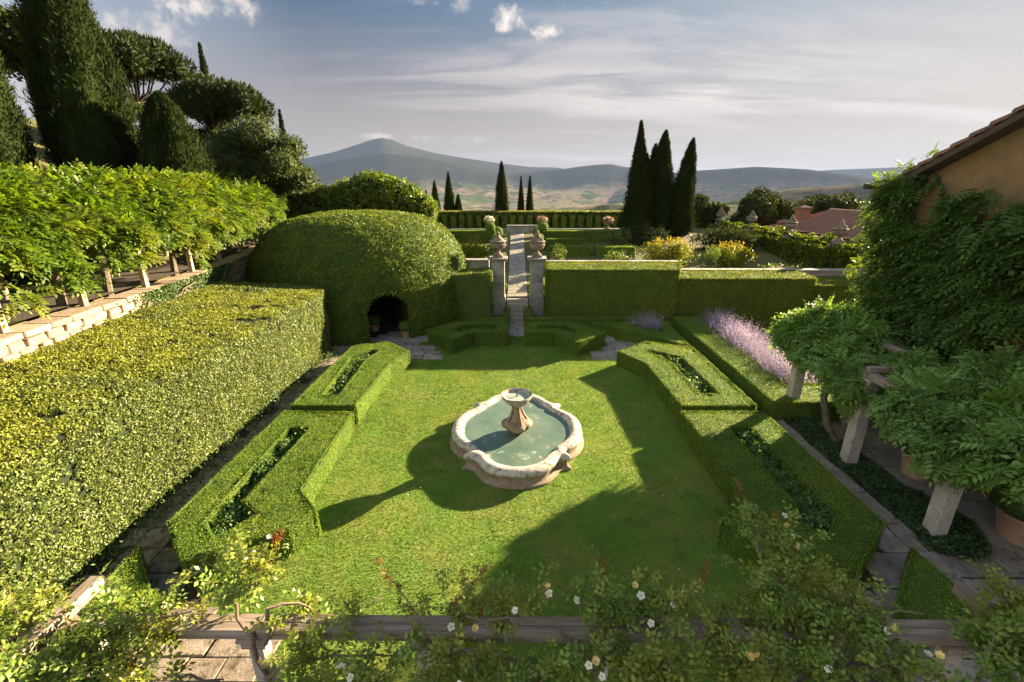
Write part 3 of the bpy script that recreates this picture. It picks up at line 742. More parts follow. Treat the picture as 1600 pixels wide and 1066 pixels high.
# ---------------------------------------------------------------- paving
def slab_mesh(w, d, h, seed, name, mat):
    r = random.Random(seed); mb = MB()
    j = lambda: r.uniform(-.018, .018)
    b = [(-w / 2 + j(), -d / 2 + j()), (w / 2 + j(), -d / 2 + j()), (w / 2 + j(), d / 2 + j()), (-w / 2 + j(), d / 2 + j())]
    e = .014
    V = [(x, y, 0) for x, y in b] + [(x, y, h - e) for x, y in b] + [(x - math.copysign(e, x), y - math.copysign(e, y), h + r.uniform(-.004, .004)) for x, y in b]
    F = [(0, 1, 5, 4), (1, 2, 6, 5), (2, 3, 7, 6), (3, 0, 4, 7), (4, 5, 9, 8), (5, 6, 10, 9), (6, 7, 11, 10), (7, 4, 8, 11), (8, 9, 10, 11)]
    me = bpy.data.meshes.new(name); me.from_pydata(V, [], F); me.materials.append(mat); me.update(); return me
def lay(parent, name, mat, x, y, w, d, z, seed, rz=0.0, h=.045):
    o = bpy.data.objects.new(name, slab_mesh(w - .02, d - .02, h, seed, name, mat)); o.location = (x, y, z + random.uniform(-.004, .004))
    o.rotation_euler = (random.uniform(-.006, .006), random.uniform(-.006, .006), rz + random.uniform(-.012, .012)); link(o, parent)
def pt_in(x, y, poly): return bool(in_poly(np.array([[x, y]]), poly)[0])

# left walk: wide irregular flags with mossy joints
lw = empty('left_path'); tag(lw, 'worn flagstone path between the tall sunlit hedge and the low hedges', kind='structure')
LWP = [(-6.95, 3.0), (-6.95, 17.2), (-5.95, 17.2), (-5.98, 6.3), (-5.05, 5.5), (-3.15, 4.35), (-2.8, 2.2), (-6.95, 2.2)]
y = 2.3; k = 0
while y < 17:
    d = random.uniform(.34, .62); x = -6.95 + random.uniform(-.5, 0)
    while x < -2.7:
        w = random.uniform(.5, .95)
        if pt_in(x + w / 2, y + d / 2, LWP): lay(lw, 'flagstone', M['flag_dirty'], x + w / 2, y + d / 2, w, d, 0.002, k)
        x += w; k += 1
    y += d
# right terrace: kerb strip, walk and large slabs beside the villa
rt = empty('terrace_paving'); tag(rt, 'grey stone paving under the pergola along the villa', kind='structure')
y = 2.9
while y < 12.2:
    d = random.uniform(.55, .95); lay(rt, 'kerb_stone', M['flag'], 6.98 + (8 - y) * .0, y + d / 2, .3, d, .012, k, h=.06); k += 1; y += d
y = 2.9
while y < 10.8:
    d = random.uniform(.38, .8); x = 5.0 if y < 6.3 else 6.33
    while x < 6.8:
        w = min(random.uniform(.45, .9), 6.83 - x)
        if 6.83 - x - w < .2: w = 6.83 - x
        if not pt_in(x + w * .5, y + d * .5, LAWN) or x > 5.6: lay(rt, 'paving_slab', M['flag'], x + w / 2, y + d / 2, w, d, .004, k)
        k += 1; x += w
    y += d
y = 2.6
while y < 12.0:
    d = random.uniform(.7, 1.25); x = 7.14
    while x < 9.55:
        w = min(random.uniform(.8, 1.4), 9.58 - x)
        if 9.58 - x - w < .35: w = 9.58 - x
        lay(rt, 'paving_slab', M['flag'], x + w / 2, y + d / 2, w, d, .004, k); k += 1; x += w
    y += d
# back walks round the end hedges
bw = empty('back_path'); tag(bw, 'pale flagstone path curving past the archway and the end hedges', kind='structure')
BWP = [(-6.2, 16.2), (-4.5, 16.5), (-3.4, 15.2), (-2.5, 16.0), (-3.7, 17.6), (-2.6, 19.1), (-4.4, 19.5), (-6.2, 18.0)]
BWP2 = [(3.5, 15.3), (2.4, 15.9), (3.6, 17.2), (2.6, 18.9), (3.1, 18.95), (6.0, 16.25), (4.7, 16.25)]
y = 15.1
while y < 20:
    d = random.uniform(.4, .6); x = -6.3
    while x < 6.2:
        w = random.uniform(.5, .9)
        if pt_in(x + w / 2, y + d / 2, BWP) or pt_in(x + w / 2, y + d / 2, BWP2): lay(bw, 'flagstone', M['flag'], x + w / 2, y + d / 2, w, d, .0, k)
        k += 1; x += w
    y += d
# axial path and steps up to the gate
ap = empty('garden_path'); tag(ap, 'straight stone path on the garden axis, climbing through the gate', kind='structure')
y = 18.3
while y < 20.7:
    d = random.uniform(.32, .5); s = random.uniform(-.12, .12)
    for a, b in ((-.33, s), (s, .39)): lay(ap, 'paving_stone', M['path'], (a + b) / 2, y + d / 2, b - a, d, .004, k); k += 1
    y += d
for i in range(5):
    mb = MB().box((.07, 20.75 + i * .3, .08 + i * .155), (1.02, .36, .16 + .0)); mb.build('step', M['path'], ap, bevel=.012)
y = 22.1
while y < 36.4:
    d = random.uniform(.34, .55); s = .07 + random.uniform(-.14, .14); z = zt(y + d / 2)
    for a, b in ((-.43, s), (s, .57)):
        o = bpy.data.objects.new('paving_stone', slab_mesh(b - a - .015, d - .015, .05, k, 'paving_stone', M['path'])); o.location = ((a + b) / 2, y + d / 2, z - .005)
        o.rotation_euler = (math.atan(.115), 0, random.uniform(-.01, .01)); link(o, ap); k += 1
    y += d

# ---------------------------------------------------------------- fountain
def carve(o, amp, sc):
    n = len(o.data.vertices); V = np.empty(n * 3, np.float32); o.data.vertices.foreach_get('co', V); V = V.reshape(-1, 3)
    ax = unit(V * [1, 1, 0] + 1e-6); V += ax * ((fbm(V * sc + 3, 3, 19) - .5) * amp * np.clip(np.linalg.norm(V[:, :2], axis=1) / .1, 0, 1))[:, None]
    o.data.vertices.foreach_set('co', V.ravel()); o.data.update()
def fountain():
    f = empty('fountain', (0.03, 10.1, 0)); tag(f, 'scalloped pale stone fountain basin with a central pedestal bowl, alone on the lawn', 'fountain')
    # a quarter of each outline, x to the right, y away; mirrored into a barbed quatrefoil
    qo = [(1.60, 0), (1.57, .32), (1.46, .62), (1.27, .86), (1.12, .98), (1.10, 1.10), (1.19, 1.27), (1.02, 1.30), (.90, 1.40), (.80, 1.58), (.62, 1.79), (.34, 1.93), (0, 1.98)]
    qi = [(1.22, 0), (1.20, .27), (1.10, .52), (.95, .72), (.84, .86), (.79, .95), (.76, 1.02), (.71, 1.08), (.64, 1.17), (.56, 1.30), (.43, 1.45), (.23, 1.56), (0, 1.60)]
    def full(q):
        a = [np.array(p, float) for p in q]
        b = [np.array((-x, y)) for x, y in q[-2::-1]]
        c = [np.array((-x, -y)) for x, y in q[1:]]
        d = [np.array((x, -y)) for x, y in q[-2:0:-1]]
        return np.array(a + b + c + d)
    def smooth(p, m=4, keep=.0):
        n = len(p); out = []
        for i in range(n):
            p0, p1, p2, p3 = p[i - 1], p[i], p[(i + 1) % n], p[(i + 2) % n]
            for k in range(m):
                t = k / m; out.append(.5 * ((2 * p1) + (-p0 + p2) * t + (2 * p0 - 5 * p1 + 4 * p2 - p3) * t * t + (-p0 + 3 * p1 - 3 * p2 + p3) * t ** 3))
        return np.array(out)
    O, I = smooth(full(qo)), smooth(full(qi)) * 1.055; n = len(O)
    def ring(prof):
        V, F = [], []
        for s, sc, z in prof:
            z *= .84
            pts = ((1 - s) * O + s * I) * sc
            V += [(x, y, z) for x, y in pts]
        m = len(prof)
        for j in range(m - 1):
            F += [(j * n + k, j * n + (k + 1) % n, (j + 1) * n + (k + 1) % n, (j + 1) * n + k) for k in range(n)]
        return V, F
    V, F = ring([(0, 1.02, .0), (0, 1.03, .055), (.05, 1.02, .085), (.12, 1, .10), (.16, 1, .16), (.17, 1, .24), (.10, 1, .29)])
    mesh_obj('basin_wall', V, F, M['rust'], f, True)
    arc = [(.10 + .0, .285)] + [(.5 - .5 * math.cos(t), .36 + .125 * math.sin(t)) for t in np.linspace(-.5, math.pi + .5, 15)] + [(1.0, .20), (1.0, .10)]
    V, F = ring([(a * (1.0), 1.0, b) for a, b in arc])
    V = np.array(V); V += ((fbm(V * 5, 3, 1) - .5) * .03)[:, None] * np.array([1, 1, .8])
    mesh_obj('basin_rim', V, F, M['fountain'], f, True)
    W = I * 1.03; mesh_obj('pool_water', [(x, y, .325) for x, y in W], [tuple(range(n))], M['water'], f)
    # pedestal: four-lobed foot, waist wrapped in broad leaves, shell bowl
    mb = MB().lathe([(.20, .10), (.15, .2), (.13, .28), (.15, .33), (.24, .40), (.34, .47), (.385, .53), (.39, .58), (.36, .62), (.28, .645), (.2, .66)], 40, lobes=4, depth=.14)
    carve(mb.build('pedestal_foot', M['rust'], f, True), .10, 11)
    MB().lathe([(.20, .63), (.20, .69), (.15, .76), (.115, .82), (.10, .89), (.105, .95), (.15, 1.0)], 32, lobes=5, depth=.22).build('pedestal', M['rust'], f, True)
    carve(f.children[-1], .09, 12)
    for i in range(4):     # volutes leaning against the shaft
        a = i * math.pi / 2 + .4; c, s = math.cos(a), math.sin(a)
        MB().tube([(c * r, s * r, z) for r, z in ((.12, .97), (.14, .87), (.18, .77), (.24, .68), (.29, .63), (.27, .60))], [.02, .032, .038, .042, .045, .03], 8).build('volute', M['rust'], f, True)
    MB().lathe([(.09, .98), (.14, 1.02), (.22, 1.07), (.31, 1.14), (.375, 1.225), (.405, 1.275), (.40, 1.31), (.362, 1.305), (.325, 1.25), (.21, 1.20), (.05, 1.19)], 72, lobes=6, depth=.045).build('bowl', M['fountain'], f, True)
    MB().lathe([(.0, 1.24), (.325, 1.24), (.325, 1.245), (.0, 1.245)], 32).build('bowl_water', M['bowlwater'], f)
    MB().tube([(0, 0, 1.2), (0, 0, 1.36), (.0, 0, 1.40)], [.016, .014, .024], 8).build('spout', M['darkmetal'], f)
    for c in f.children:      # the centrepiece stands a little towards the house
        if c.name.split('.')[0] in ('pedestal_foot', 'pedestal', 'volute', 'bowl', 'bowl_water', 'spout'): c.location = (0, -.18, -.02); c.scale = (.93, .93, 1.03)
fountain()

# ---------------------------------------------------------------- gate piers and urns
def make_urn(name, fruit, s=1.0):
    u = empty(name)
    MB().box((0, 0, .05), (.46, .46, .10)).lathe([(.22, .10), (.22, .14), (.18, .17), (.10, .24), (.085, .30), (.12, .33)], 24).build('foot', M['urn'], u, False, .012)
    MB().lathe([(.11, .33), (.20, .36), (.30, .43), (.35, .53), (.36, .62), (.31, .69)], 64, lobes=16, depth=.10).build('body', M['urn'], u, True)
    MB().lathe([(.29, .68), (.385, .71), (.40, .745), (.35, .78), (.24, .79)], 32).build('lip', M['urn'], u, True)
    if fruit == 'lid':
        MB().lathe([(.30, .78), (.25, .86), (.15, .93), (.075, .98), (.055, 1.02), (.085, 1.06), (.095, 1.11), (.06, 1.17), (.01, 1.2)], 24).build('lid', M['urn'], u, True)
    else:
        mb = MB(); r = random.Random(4)
        for k in range(26):
            a, q = r.random() * 6.28, r.random() ** .6; z = .78 + (1 - q) * .33; rr = .27 * q
            rad = r.uniform(.055, .085); mb.lathe([(rad * math.sin(t) + .001, -rad * math.cos(t)) for t in np.linspace(.1, 3.04, 6)], 8, (rr * math.cos(a), rr * math.sin(a), z))
        mb.lathe([(.06, 1.08), (.09, 1.14), (.08, 1.2), (.02, 1.25)], 12)
        mb.build('stone_fruit', M['urn'], u, True)
    for c in u.children: c.scale = (s,) * 3
    return u
def pier(x, lab):
    p = empty('gate_pier', (x, 22.0, 0)); tag(p, lab, 'gate pier', 'square stone piers of the garden gate')
    MB().box((0, 0, .46), (.72, .72, .92)).build('plinth', M['pier'], p, bevel=.015)
    z = .92
    for k in range(5):
        MB().box((0, 0, z + .171), (.62 + random.uniform(-.006, .006), .62, .338)).build('stone_block', M['pier'], p, bevel=.01); z += .342
    MB().box((0, 0, 2.66), (.76, .76, .07)).box((0, 0, 2.735), (.90, .90, .08)).build('cap', M['pier'], p, bevel=.015)
pier(-.855, 'square grey stone gate pier left of the path, carrying the lidded urn')
pier(.99, 'square grey stone gate pier right of the path, beside the tall hedge')
u = make_urn('stone_urn', 'lid'); u.location = (-.855, 22.0, 2.775); tag(u, 'weathered lidded stone urn on the left gate pier', 'urn', 'stone urns on the gate piers')
u = make_urn('stone_urn', 'fruit'); u.location = (.99, 22.0, 2.775); tag(u, 'weathered stone urn heaped with carved fruit on the right gate pier', 'urn', 'stone urns on the gate piers')
# garden wall with pale coping behind the tall hedge
def coped_wall(name, x0, x1, y, z0, z1, lab, th=.34, mat='pier'):
    w = empty(name, ((x0 + x1) / 2, y, z0)); tag(w, lab, 'wall')
    L = x1 - x0; MB().box((0, 0, (z1 - z0) / 2), (L, th, z1 - z0)).build('wall_body', M[mat], w)
    x = -L / 2
    while x < L / 2 - .05:
        d = min(random.uniform(.8, 1.2), L / 2 - x); MB().box((x + d / 2, 0, z1 - z0 + .042), (d - .012, th + .14, .08)).build('coping_stone', M[mat], w, bevel=.012); x += d
    return w
coped_wall('garden_wall', -5.6, -1.31, 22.55, .2, 2.52, 'stone garden wall with coping, left of the gate behind the dome hedge')
coped_wall('garden_wall', 1.45, 7.9, 22.5, .2, 2.45, 'stone garden wall with thin coping behind the highest block of the tall hedge')
coped_wall('garden_wall', 7.95, 17.1, 22.5, .2, 2.06, 'stone garden wall with thin coping behind the lower blocks of the tall hedge')

# ---------------------------------------------------------------- upper garden
def strip(x0, x1, y0, y1): return [(x0, y0), (x1, y0), (x1, y1), (x0, y1)]
UG = 'low box blocks of the upper garden'
def uh(lab, x0, x1, y0, y1, h, mat='box', cat='hedge', name='box_hedge', group=UG, size=.05, dens=700):
    zb = zt((y0 + y1) / 2) - .1
    return hedge(name, lab, strip(x0, x1, y0, y1), h + .1, mat, z0=zb, size=size, dens=dens, group=group, cat=cat, wob=.03)
uh('near low box block right of the upper path, by the small leafy shrub', 2.2, 4.75, 29.7, 31.0, .52)
uh('near low box block further right, its corner beside the first block', 5.1, 7.6, 29.7, 31.0, .52)
uh('long low box hedge behind the two right-hand blocks', 2.0, 7.4, 33.6, 34.4, .75)
uh('mid low box block right of the upper path behind the first block', 2.1, 4.8, 32.2, 32.9, .5)
uh('long box hedge crossing the upper garden left of the path', -6.8, -1.5, 33.6, 34.4, .75)
uh('low box block left of the upper path behind the yellow shrub', -5.2, -2.0, 30.0, 31.2, .5)
for s, w in ((-1, 'left'), (1, 'right')):
    x = AX + s * 1.12
    uh('narrow clipped kerb hedge edging the upper path on its %s side' % w, x - .52 + (0 if s < 0 else .0), x + .52, 23.2, 24.2, .2, group='kerb hedges of the upper path')
    sheet('grass_strip', [(AX + s * .52, 22.2), (AX + s * 1.8, 22.2), (AX + s * 1.8, 24), (AX + s * .52, 24)], .8, M['lawn'])
def slope_sheet(name, x0, x1, y0, y1, mat):
    V = [(x0, y0, zt(y0) + .012), (x1, y0, zt(y0) + .012), (x1, y1, zt(y1) + .012), (x0, y1, zt(y1) + .012)]
    tag(mesh_obj(name, V, [(0, 1, 2, 3)], mat), kind='structure')
slope_sheet('upper_lawn', .6, 17.1, 23, 37.6, M['lawn']); slope_sheet('upper_lawn', -7, -.46, 24, 37.6, M['lawn'])
def ball_tris(r, n=10):
    T = []
    for j in range(n):
        for i in range(2 * n):
            a0, a1 = j * math.pi / n, (j + 1) * math.pi / n; b0, b1 = i * math.pi / n, (i + 1) * math.pi / n
            q = [(r * math.sin(a) * math.cos(b), r * math.sin(a) * math.sin(b), r * math.cos(a)) for a, b in ((a0, b0), (a1, b0), (a1, b1), (a0, b1))]
            T += [(q[0], q[1], q[2]), (q[0], q[2], q[3])]
    T = np.array(T); return T[np.linalg.norm(np.cross(T[:, 1] - T[:, 0], T[:, 2] - T[:, 0]), axis=1) > 1e-8]
def make_ball(r, n=1100, size=.05):
    T = ball_tris(r); o = mesh_obj('box_ball', (T * .96).reshape(-1, 3), np.arange(len(T) * 3).reshape(-1, 3), M['box_core'])
    P, N = tri_sample(T, n); P += N * rng.normal(0, .012, n)[:, None]
    tag(mesh_obj('leaves', *leaf_arrays(P, N, size, .7), M['box'], o), kind='stuff'); return o
proto = make_ball(.40); first = True
ords = ['nearest the gate', 'second from the gate', 'in the middle of the row', 'second from the far wall', 'nearest the far wall']
for s, w in ((-1, 'left'), (1, 'right')):
    for i, y in enumerate((25.8, 28.2, 30.6, 33.0, 35.4)):
        o = proto if first else copy_tree(proto); first = False
        o.location = (AX + s * 1.5, y, zt(y) + .34)
        tag(o, 'clipped box ball %s of the upper path, %s' % (w, ords[i]), 'box ball', 'box balls lining the upper path')
for x, w in ((-1.85, 'left'), (1.95, 'right')):
    o = copy_tree(proto); o.location = (x, 33.9, zt(34) + .98); o.scale = (.92,) * 3
    tag(o, 'box ball raised on the hedge end %s of the path, below a flower urn' % w, 'box ball', 'raised box balls at the hedge ends')
uh('clipped hedge end carrying a box ball right of the upper path', 1.5, 2.0, 33.5, 34.4, .8)

# far wall, its bench-like raised middle, flower urns
fw = empty('far_wall', (0, 38, 2.3)); tag(fw, 'low stone wall closing the upper garden with a raised curved middle', 'wall')
def far_part(x0, x1, z, nm='wall_stone'):
    n = max(1, round((x1 - x0) / .7))
    for i in range(n):
        a, b = x0 + (x1 - x0) * i / n, x0 + (x1 - x0) * (i + 1) / n
        MB().box(((a + b) / 2, 0, z / 2), (b - a - .01, .4, z)).build(nm, M['pier'], fw, bevel=.01)
        MB().box(((a + b) / 2, 0, z + .045), (b - a - .008, .52, .085)).build('coping_stone', M['pier'], fw, bevel=.012)
far_part(-6.5, -.75, .32); far_part(1.75, 8.4, .34); far_part(-.75, 1.75, .60)
MB().add([(8.42, -.2, 0), (9.3, -.2, 0), (8.42, -.2, .40), (8.7, -.2, .3), (8.95, -.2, .12), (8.42, .2, 0), (9.3, .2, 0), (8.42, .2, .40), (8.7, .2, .3), (8.95, .2, .12)],
         [(0, 1, 4, 3, 2), (5, 7, 8, 9, 6), (2, 3, 8, 7), (3, 4, 9, 8), (4, 1, 6, 9)]).build('scroll_end', M['pier'], fw)
MB().box((.07, -1.25, .02), (1.5, .5, .10)).build('step', M['path'], fw, bevel=.01)
def flower_urn(x, lab, mat, n=420):
    u = empty('flower_urn', (x, 38.0, 2.72)); tag(u, lab, 'urn', 'urns of flowers on the far wall')
    MB().lathe([(.2, 0), (.2, .06), (.09, .12), (.07, .24), (.12, .3), (.27, .36), (.36, .48), (.40, .56), (.43, .58), (.40, .60), (.1, .58)], 20).build('vase', M['urn'], u, True)
    a = rng.normal(size=(n, 3)); a = unit(a) * (rng.random((n, 1)) ** .4); a[:, 2] = np.abs(a[:, 2]) 
    P = a * [.46, .46, .38] + [0, 0, .58]
    h = n // 2
    tag(mesh_obj('leaves', *leaf_arrays(P[:h], a[:h] + .01, .12, .6), M['plant'], u), kind='stuff')
    tag(mesh_obj('blossoms', *leaf_arrays(P[h:] * 1.04, a[h:] + .01, .11, .7, .8), M[mat], u), kind='stuff')
flower_urn(-2.15, 'stone urn of pale flowers on the far wall left of the path', 'petal')
flower_urn(2.1, 'stone urn of pink flowers on the far wall right of the path', 'pinkflower')
flower_urn(7.35, 'stone urn of pink flowers at the far wall end by the big cypresses', 'pinkflower')
# clipped cypress hedge with ribs behind the far wall
bh = hedge('cypress_hedge', 'dark clipped cypress hedge with upright ribs, behind the far wall', strip(-8.4, 9.2, 40.4, 41.8), 1.75, 'dome', z0=2.1, size=.13, dens=330, wob=.05, up=.6, core='foliage_core')
for i in range(25):
    x = -8.2 + i * .72
    T = np.array(quads(strip(x - .22, x + .22, 40.12, 40.42), 2.1, 3.6) + [((x - .22, 40.12, 3.6), (x + .22, 40.12, 3.6), (x + .22, 40.42, 3.6)), ((x - .22, 40.12, 3.6), (x + .22, 40.42, 3.6), (x - .22, 40.42, 3.6))], float)
    P, N = tri_sample(T, 260)
    b = leaf_arrays(P, N, .12, .6); c = (T.reshape(-1, 3) - [x, 40.3, 2.8]) * [.9, .8, .98] + [x, 40.3, 2.8]
    V, F = merge([b, (c, np.arange(len(c)).reshape(-1, 3))]); mesh_obj('hedge_rib', V, F, M['dome'], bh)
P = np.stack([rng.uniform(-8.4, 9.2, 3400), rng.uniform(40.4, 41.8, 3400), np.full(3400, 3.9)], 1)
V, F = leaf_arrays(P, np.tile([0, -.3, .6], (3400, 1)), .17, .6, .3); tag(mesh_obj('lit_top_leaves', V, F, M['hedge_top_lit'], bh), kind='stuff')  # paler leaves put the sunlit top into the hedge's colour

# ---------------------------------------------------------------- cypresses
def cypress_mesh(h, r, seed, n, shape='spire', size=.22):
    rs = np.random.default_rng(seed)
    def rad(t, a):
        if shape == 'wide': b = np.clip(t / .14, 0, 1) ** .5 * (1 - t ** 3.2) ** .75
        elif shape == 'spire': b = np.clip(t / .12, 0, 1) ** .6 * (1 - t ** 1.25) ** .95
        else: b = np.clip(t / .10, 0, 1) ** .5 * (1 - t ** 1.9) ** .78
        q = np.stack([np.cos(a) * 1.6, np.sin(a) * 1.6, t * h * .55], -1).reshape(-1, 3)
        k = .55 + .9 * fbm(q * [1.3, 1.3, 1.15] + seed * 7.1, 4, seed).reshape(np.shape(t))
        return r * b * k
    nu, nv = 22, 26
    A, T_ = np.meshgrid(np.linspace(0, 2 * np.pi, nu, endpoint=False), np.linspace(0.0, 1, nv))
    rr = rad(T_, A) * .86
    C = np.stack([rr * np.cos(A), rr * np.sin(A), T_ * h], -1).reshape(-1, 3)
    i = np.arange(nv - 1)[:, None] * nu; k = np.arange(nu)[None]; k2 = (k + 1) % nu
    Fq = np.stack([i + k, i + k2, i + nu + k2, i + nu + k], -1).reshape(-1, 4); Fc = np.concatenate([Fq[:, [0, 1, 2]], Fq[:, [0, 2, 3]]])
    t = rs.random(n) ** .92; a = rs.random(n) * 6.283; q = rad(t, a) * (.84 + .2 * rs.random(n) + .22 * rs.random(n) ** 6)
    # tufts: gather sprays round plume tips that stick out a little
    P = np.stack([q * np.cos(a), q * np.sin(a), t * h], 1)
    rd = np.stack([np.cos(a), np.sin(a), np.zeros(n)], 1)
    d = unit(rd * .45 + [0, 0, 1.0] + rs.normal(size=(n, 3)) * .38)
    nrm = unit(rd + rs.normal(size=(n, 3)) * .5); b = unit(np.cross(d, nrm)); s = (size * rs.uniform(.5, 1.3, n))[:, None]
    V = np.stack([P - d * s * .3, P + b * s * .115 + d * s * .2, P + d * s * .8, P - b * s * .115 + d * s * .2], 1).reshape(-1, 3)
    kk = np.arange(n)[:, None] * 4; F = np.concatenate([kk + [0, 1, 2], kk + [0, 2, 3]], 1).reshape(-1, 3)
    return merge([(V, F), (C, Fc)])
def cypress(loc, h, r, lab, group, seed, n=9000, shape='spire', size=.22, base=.5, lean=(0, 0), side=0):
    n, size = int(n * 1.75), size * .8
    t = empty('cypress_tree', loc); tag(t, lab, 'cypress', group)
    MB().tube([(0, 0, -.6), (0, 0, base + h * .4)], [.09 * r + .08, .06], 8).build('trunk', M['bark'], t, True)
    parts = [cypress_mesh(h - base, r * (.86 if side else 1), seed, int(n * (.62 if side else 1)), shape, size)]
    rs = np.random.default_rng(seed + 500)
    for k in range(side):
        a = rs.random() * 6.283; q = r * rs.uniform(.28, .5); hh = (h - base) * rs.uniform(.55, .93)
        v, f = cypress_mesh(hh, r * rs.uniform(.5, .68), seed + 60 + k, int(n * .62 / side), shape, size); v[:, 0] += q * math.cos(a); v[:, 1] += q * math.sin(a); parts.append((v, f))
    V, F = merge(parts); V[:, 2] += base
    V[:, 0] += lean[0] * (V[:, 2] / h) ** 2; V[:, 1] += lean[1] * (V[:, 2] / h) ** 2
    mesh_obj('crown', V, F, M['cypress'], t); return t
CG = 'cypresses beyond the far wall'
cypress((-1.28, 42.6, 2.0), 5.9, .62, 'tallest slim cypress beyond the far wall, left of the path axis', CG, 1, 5000, 'col', .2, .2)
cypress((.42, 43.0, 1.9), 4.8, .42, 'left one of the pair of slim cypresses on the path axis', CG, 2, 3200, 'spire', .18, .2)
cypress((1.2, 43.0, 1.9), 4.85, .45, 'right one of the pair of slim cypresses on the path axis', CG, 3, 3200, 'spire', .18, .2)
cypress((-7.75, 46, 2.6), 3.8, .62, 'second cypress from the dome hedge in the far row of four', CG, 4, 2500, 'spire', .2, .1)
cypress((-6.4, 46, 2.4), 4.75, .74, 'tallest cypress of the far row of four beyond the dome hedge', CG, 5, 3000, 'spire', .2, .1)
cypress((-5.55, 46, 2.4), 2.75, .62, 'short broad cypress at the right end of the far row of four', CG, 6, 2500, 'spire', .2, .1)
cypress((-8.8, 47, 2.6), 2.9, .4, 'smallest cypress, half hidden behind the dome hedge and pergola', CG, 7, 1500, 'spire', .2, .1)
CR = 'group of tall dark cypresses right of the upper garden'
cypress((9.1, 36.0, 2.0), 8.25, 1.32, 'left one of the tall dark cypresses, the highest of the group', CR, 11, 16000, 'spire', .26, .1, (-.25, 0), 4)
cypress((10.75, 36.6, 2.0), 7.7, 1.28, 'middle one of the three tall dark cypresses, broad and ragged', CR, 12, 15000, 'col', .27, .1, (.1, 0), 4)
cypress((12.45, 36.2, 2.0), 7.15, 1.08, 'right one of the three tall dark cypresses, narrow and straight', CR, 13, 13000, 'col', .24, .1, (.3, 0), 4)
cypress((9.95, 37.2, 2.0), 5.3, .95, 'shorter cypress filling the gap between the tall left and middle ones', CR, 14, 8000, 'spire', .24, .1)

# ---------------------------------------------------------------- shrubs, trees
def blob_points(blobs, n, shell=.5):
    """points near the surface of several ellipsoids (x, y, z, rx, ry, rz), with their outward directions"""
    b = np.array(blobs, float); vol = (b[:, 3] * b[:, 4] + b[:, 4] * b[:, 5] + b[:, 3] * b[:, 5]); i = rng.choice(len(b), n, p=vol / vol.sum())
    d = unit(rng.normal(size=(n, 3))); q = 1 - (1 - shell) * rng.random(n) ** 1.8
    k = .82 + .4 * fbm(d * 2.3 + i[:, None] * 5.3, 3, 4)
    return b[i, :3] + d * b[i, 3:] * (q * k)[:, None], d
def shrub(name, lab, loc, w, h, mat, n=1400, size=.13, tips=None, group=None, cat='shrub', spikes=14, w2=None):
    """bush of upright sprays"""
    s = empty(name, loc); tag(s, lab, cat, group); w2 = w2 or w
    pts, dirs, st = [], [], MB()
    for k in range(spikes):
        a = rng.random() * 6.283; q = math.sqrt(rng.random()); bx, by = math.cos(a) * q * w / 2, math.sin(a) * q * w2 / 2
        hh = h * (1 - .45 * q * q) * rng.uniform(.75, 1.0); 
        path = [(bx * .3, by * .3, 0), (bx * .75, by * .75, hh * .5), (bx * 1.05, by * 1.05, hh)]
        if k < 10: st.tube(path, [.025, .018, .008], 4)
        m = n // spikes; t = rng.random(m) ** .8; P = np.array([np.array(path[0]) * (1 - x) ** 2 + 2 * np.array(path[1]) * x * (1 - x) + np.array(path[2]) * x * x for x in t])
        off = rng.normal(size=(m, 3)) * (.16 * w / 2 + .05) * (1.15 - t[:, None] * .8)
        pts.append(P + off); dirs.append(unit(off + [0, 0, .05]))
    P, D = np.concatenate(pts), np.concatenate(dirs); P[:, 2] = np.maximum(P[:, 2], .02)
    st.build('stem', M['stem'], s)
    if tips:
        hi = P[:, 2] > np.quantile(P[:, 2], .93)
        tag(mesh_obj('tips', *leaf_arrays(P[hi], D[hi], size, .5), M[tips], s), kind='stuff'); P, D = P[~hi], D[~hi]
    tag(mesh_obj('foliage', *leaf_arrays(P, D, size, .5), M[mat], s), kind='stuff'); return s
shrub('yellow_shrub', 'bright yellow-green shrub with reddish tips left of the gate, behind the wall', (-2.55, 26.6, zt(26.6)), 2.0, 2.15, 'yellow', 2600, .12, 'redtip', spikes=26, w2=1.3)
shrub('yellow_shrub', 'wide yellow-green shrub with reddish tips right of the gate before the big cypresses', (8.9, 27.6, zt(27.6)), 3.4, 1.8, 'yellow', 6200, .12, 'redtip', spikes=60, w2=1.5)
shrub('yellow_shrub', 'smaller yellow-green shrub between the wide shrub and the vine-covered wall', (12.6, 27.4, zt(27)), 2.9, 1.6, 'yellow', 4400, .12, 'redtip', spikes=44, w2=1.4)
shrub('leafy_shrub', 'small loose green shrub among the low box blocks right of the gate', (2.45, 26.6, zt(26.6)), 1.1, 1.75, 'plant', 900, .13, spikes=16)
shrub('leafy_shrub', 'tall loose green shrub behind the low box blocks by the scroll end', (6.9, 31.8, zt(31.8)), 1.8, 1.5, 'plant', 1100, .14, spikes=18)
shrub('leafy_shrub', 'leafy green plant above the coping in front of the wide yellow shrub', (5.9, 26.4, zt(26.4)), 1.9, 1.35, 'plant', 1500, .13, spikes=22)
shrub('rambling_plant', 'spindly climbing plant with loose tendrils above the middle tall hedge', (10.9, 26.2, zt(26.2)), 1.5, 1.9, 'plant', 1100, .11, spikes=12)
shrub('rambling_plant', 'spiky pale green plant above the lowest tall hedge near the villa', (14.4, 24.2, zt(23.6)), 3.6, 1.25, 'plant', 2600, .13, spikes=44, w2=1.0)
shrub('rambling_plant', 'thin plant with pinkish tips near the villa corner above the coping', (13.2, 23.2, 1.0), 1.6, 1.35, 'plant', 600, .1, 'pinkflower', spikes=14, w2=.5)
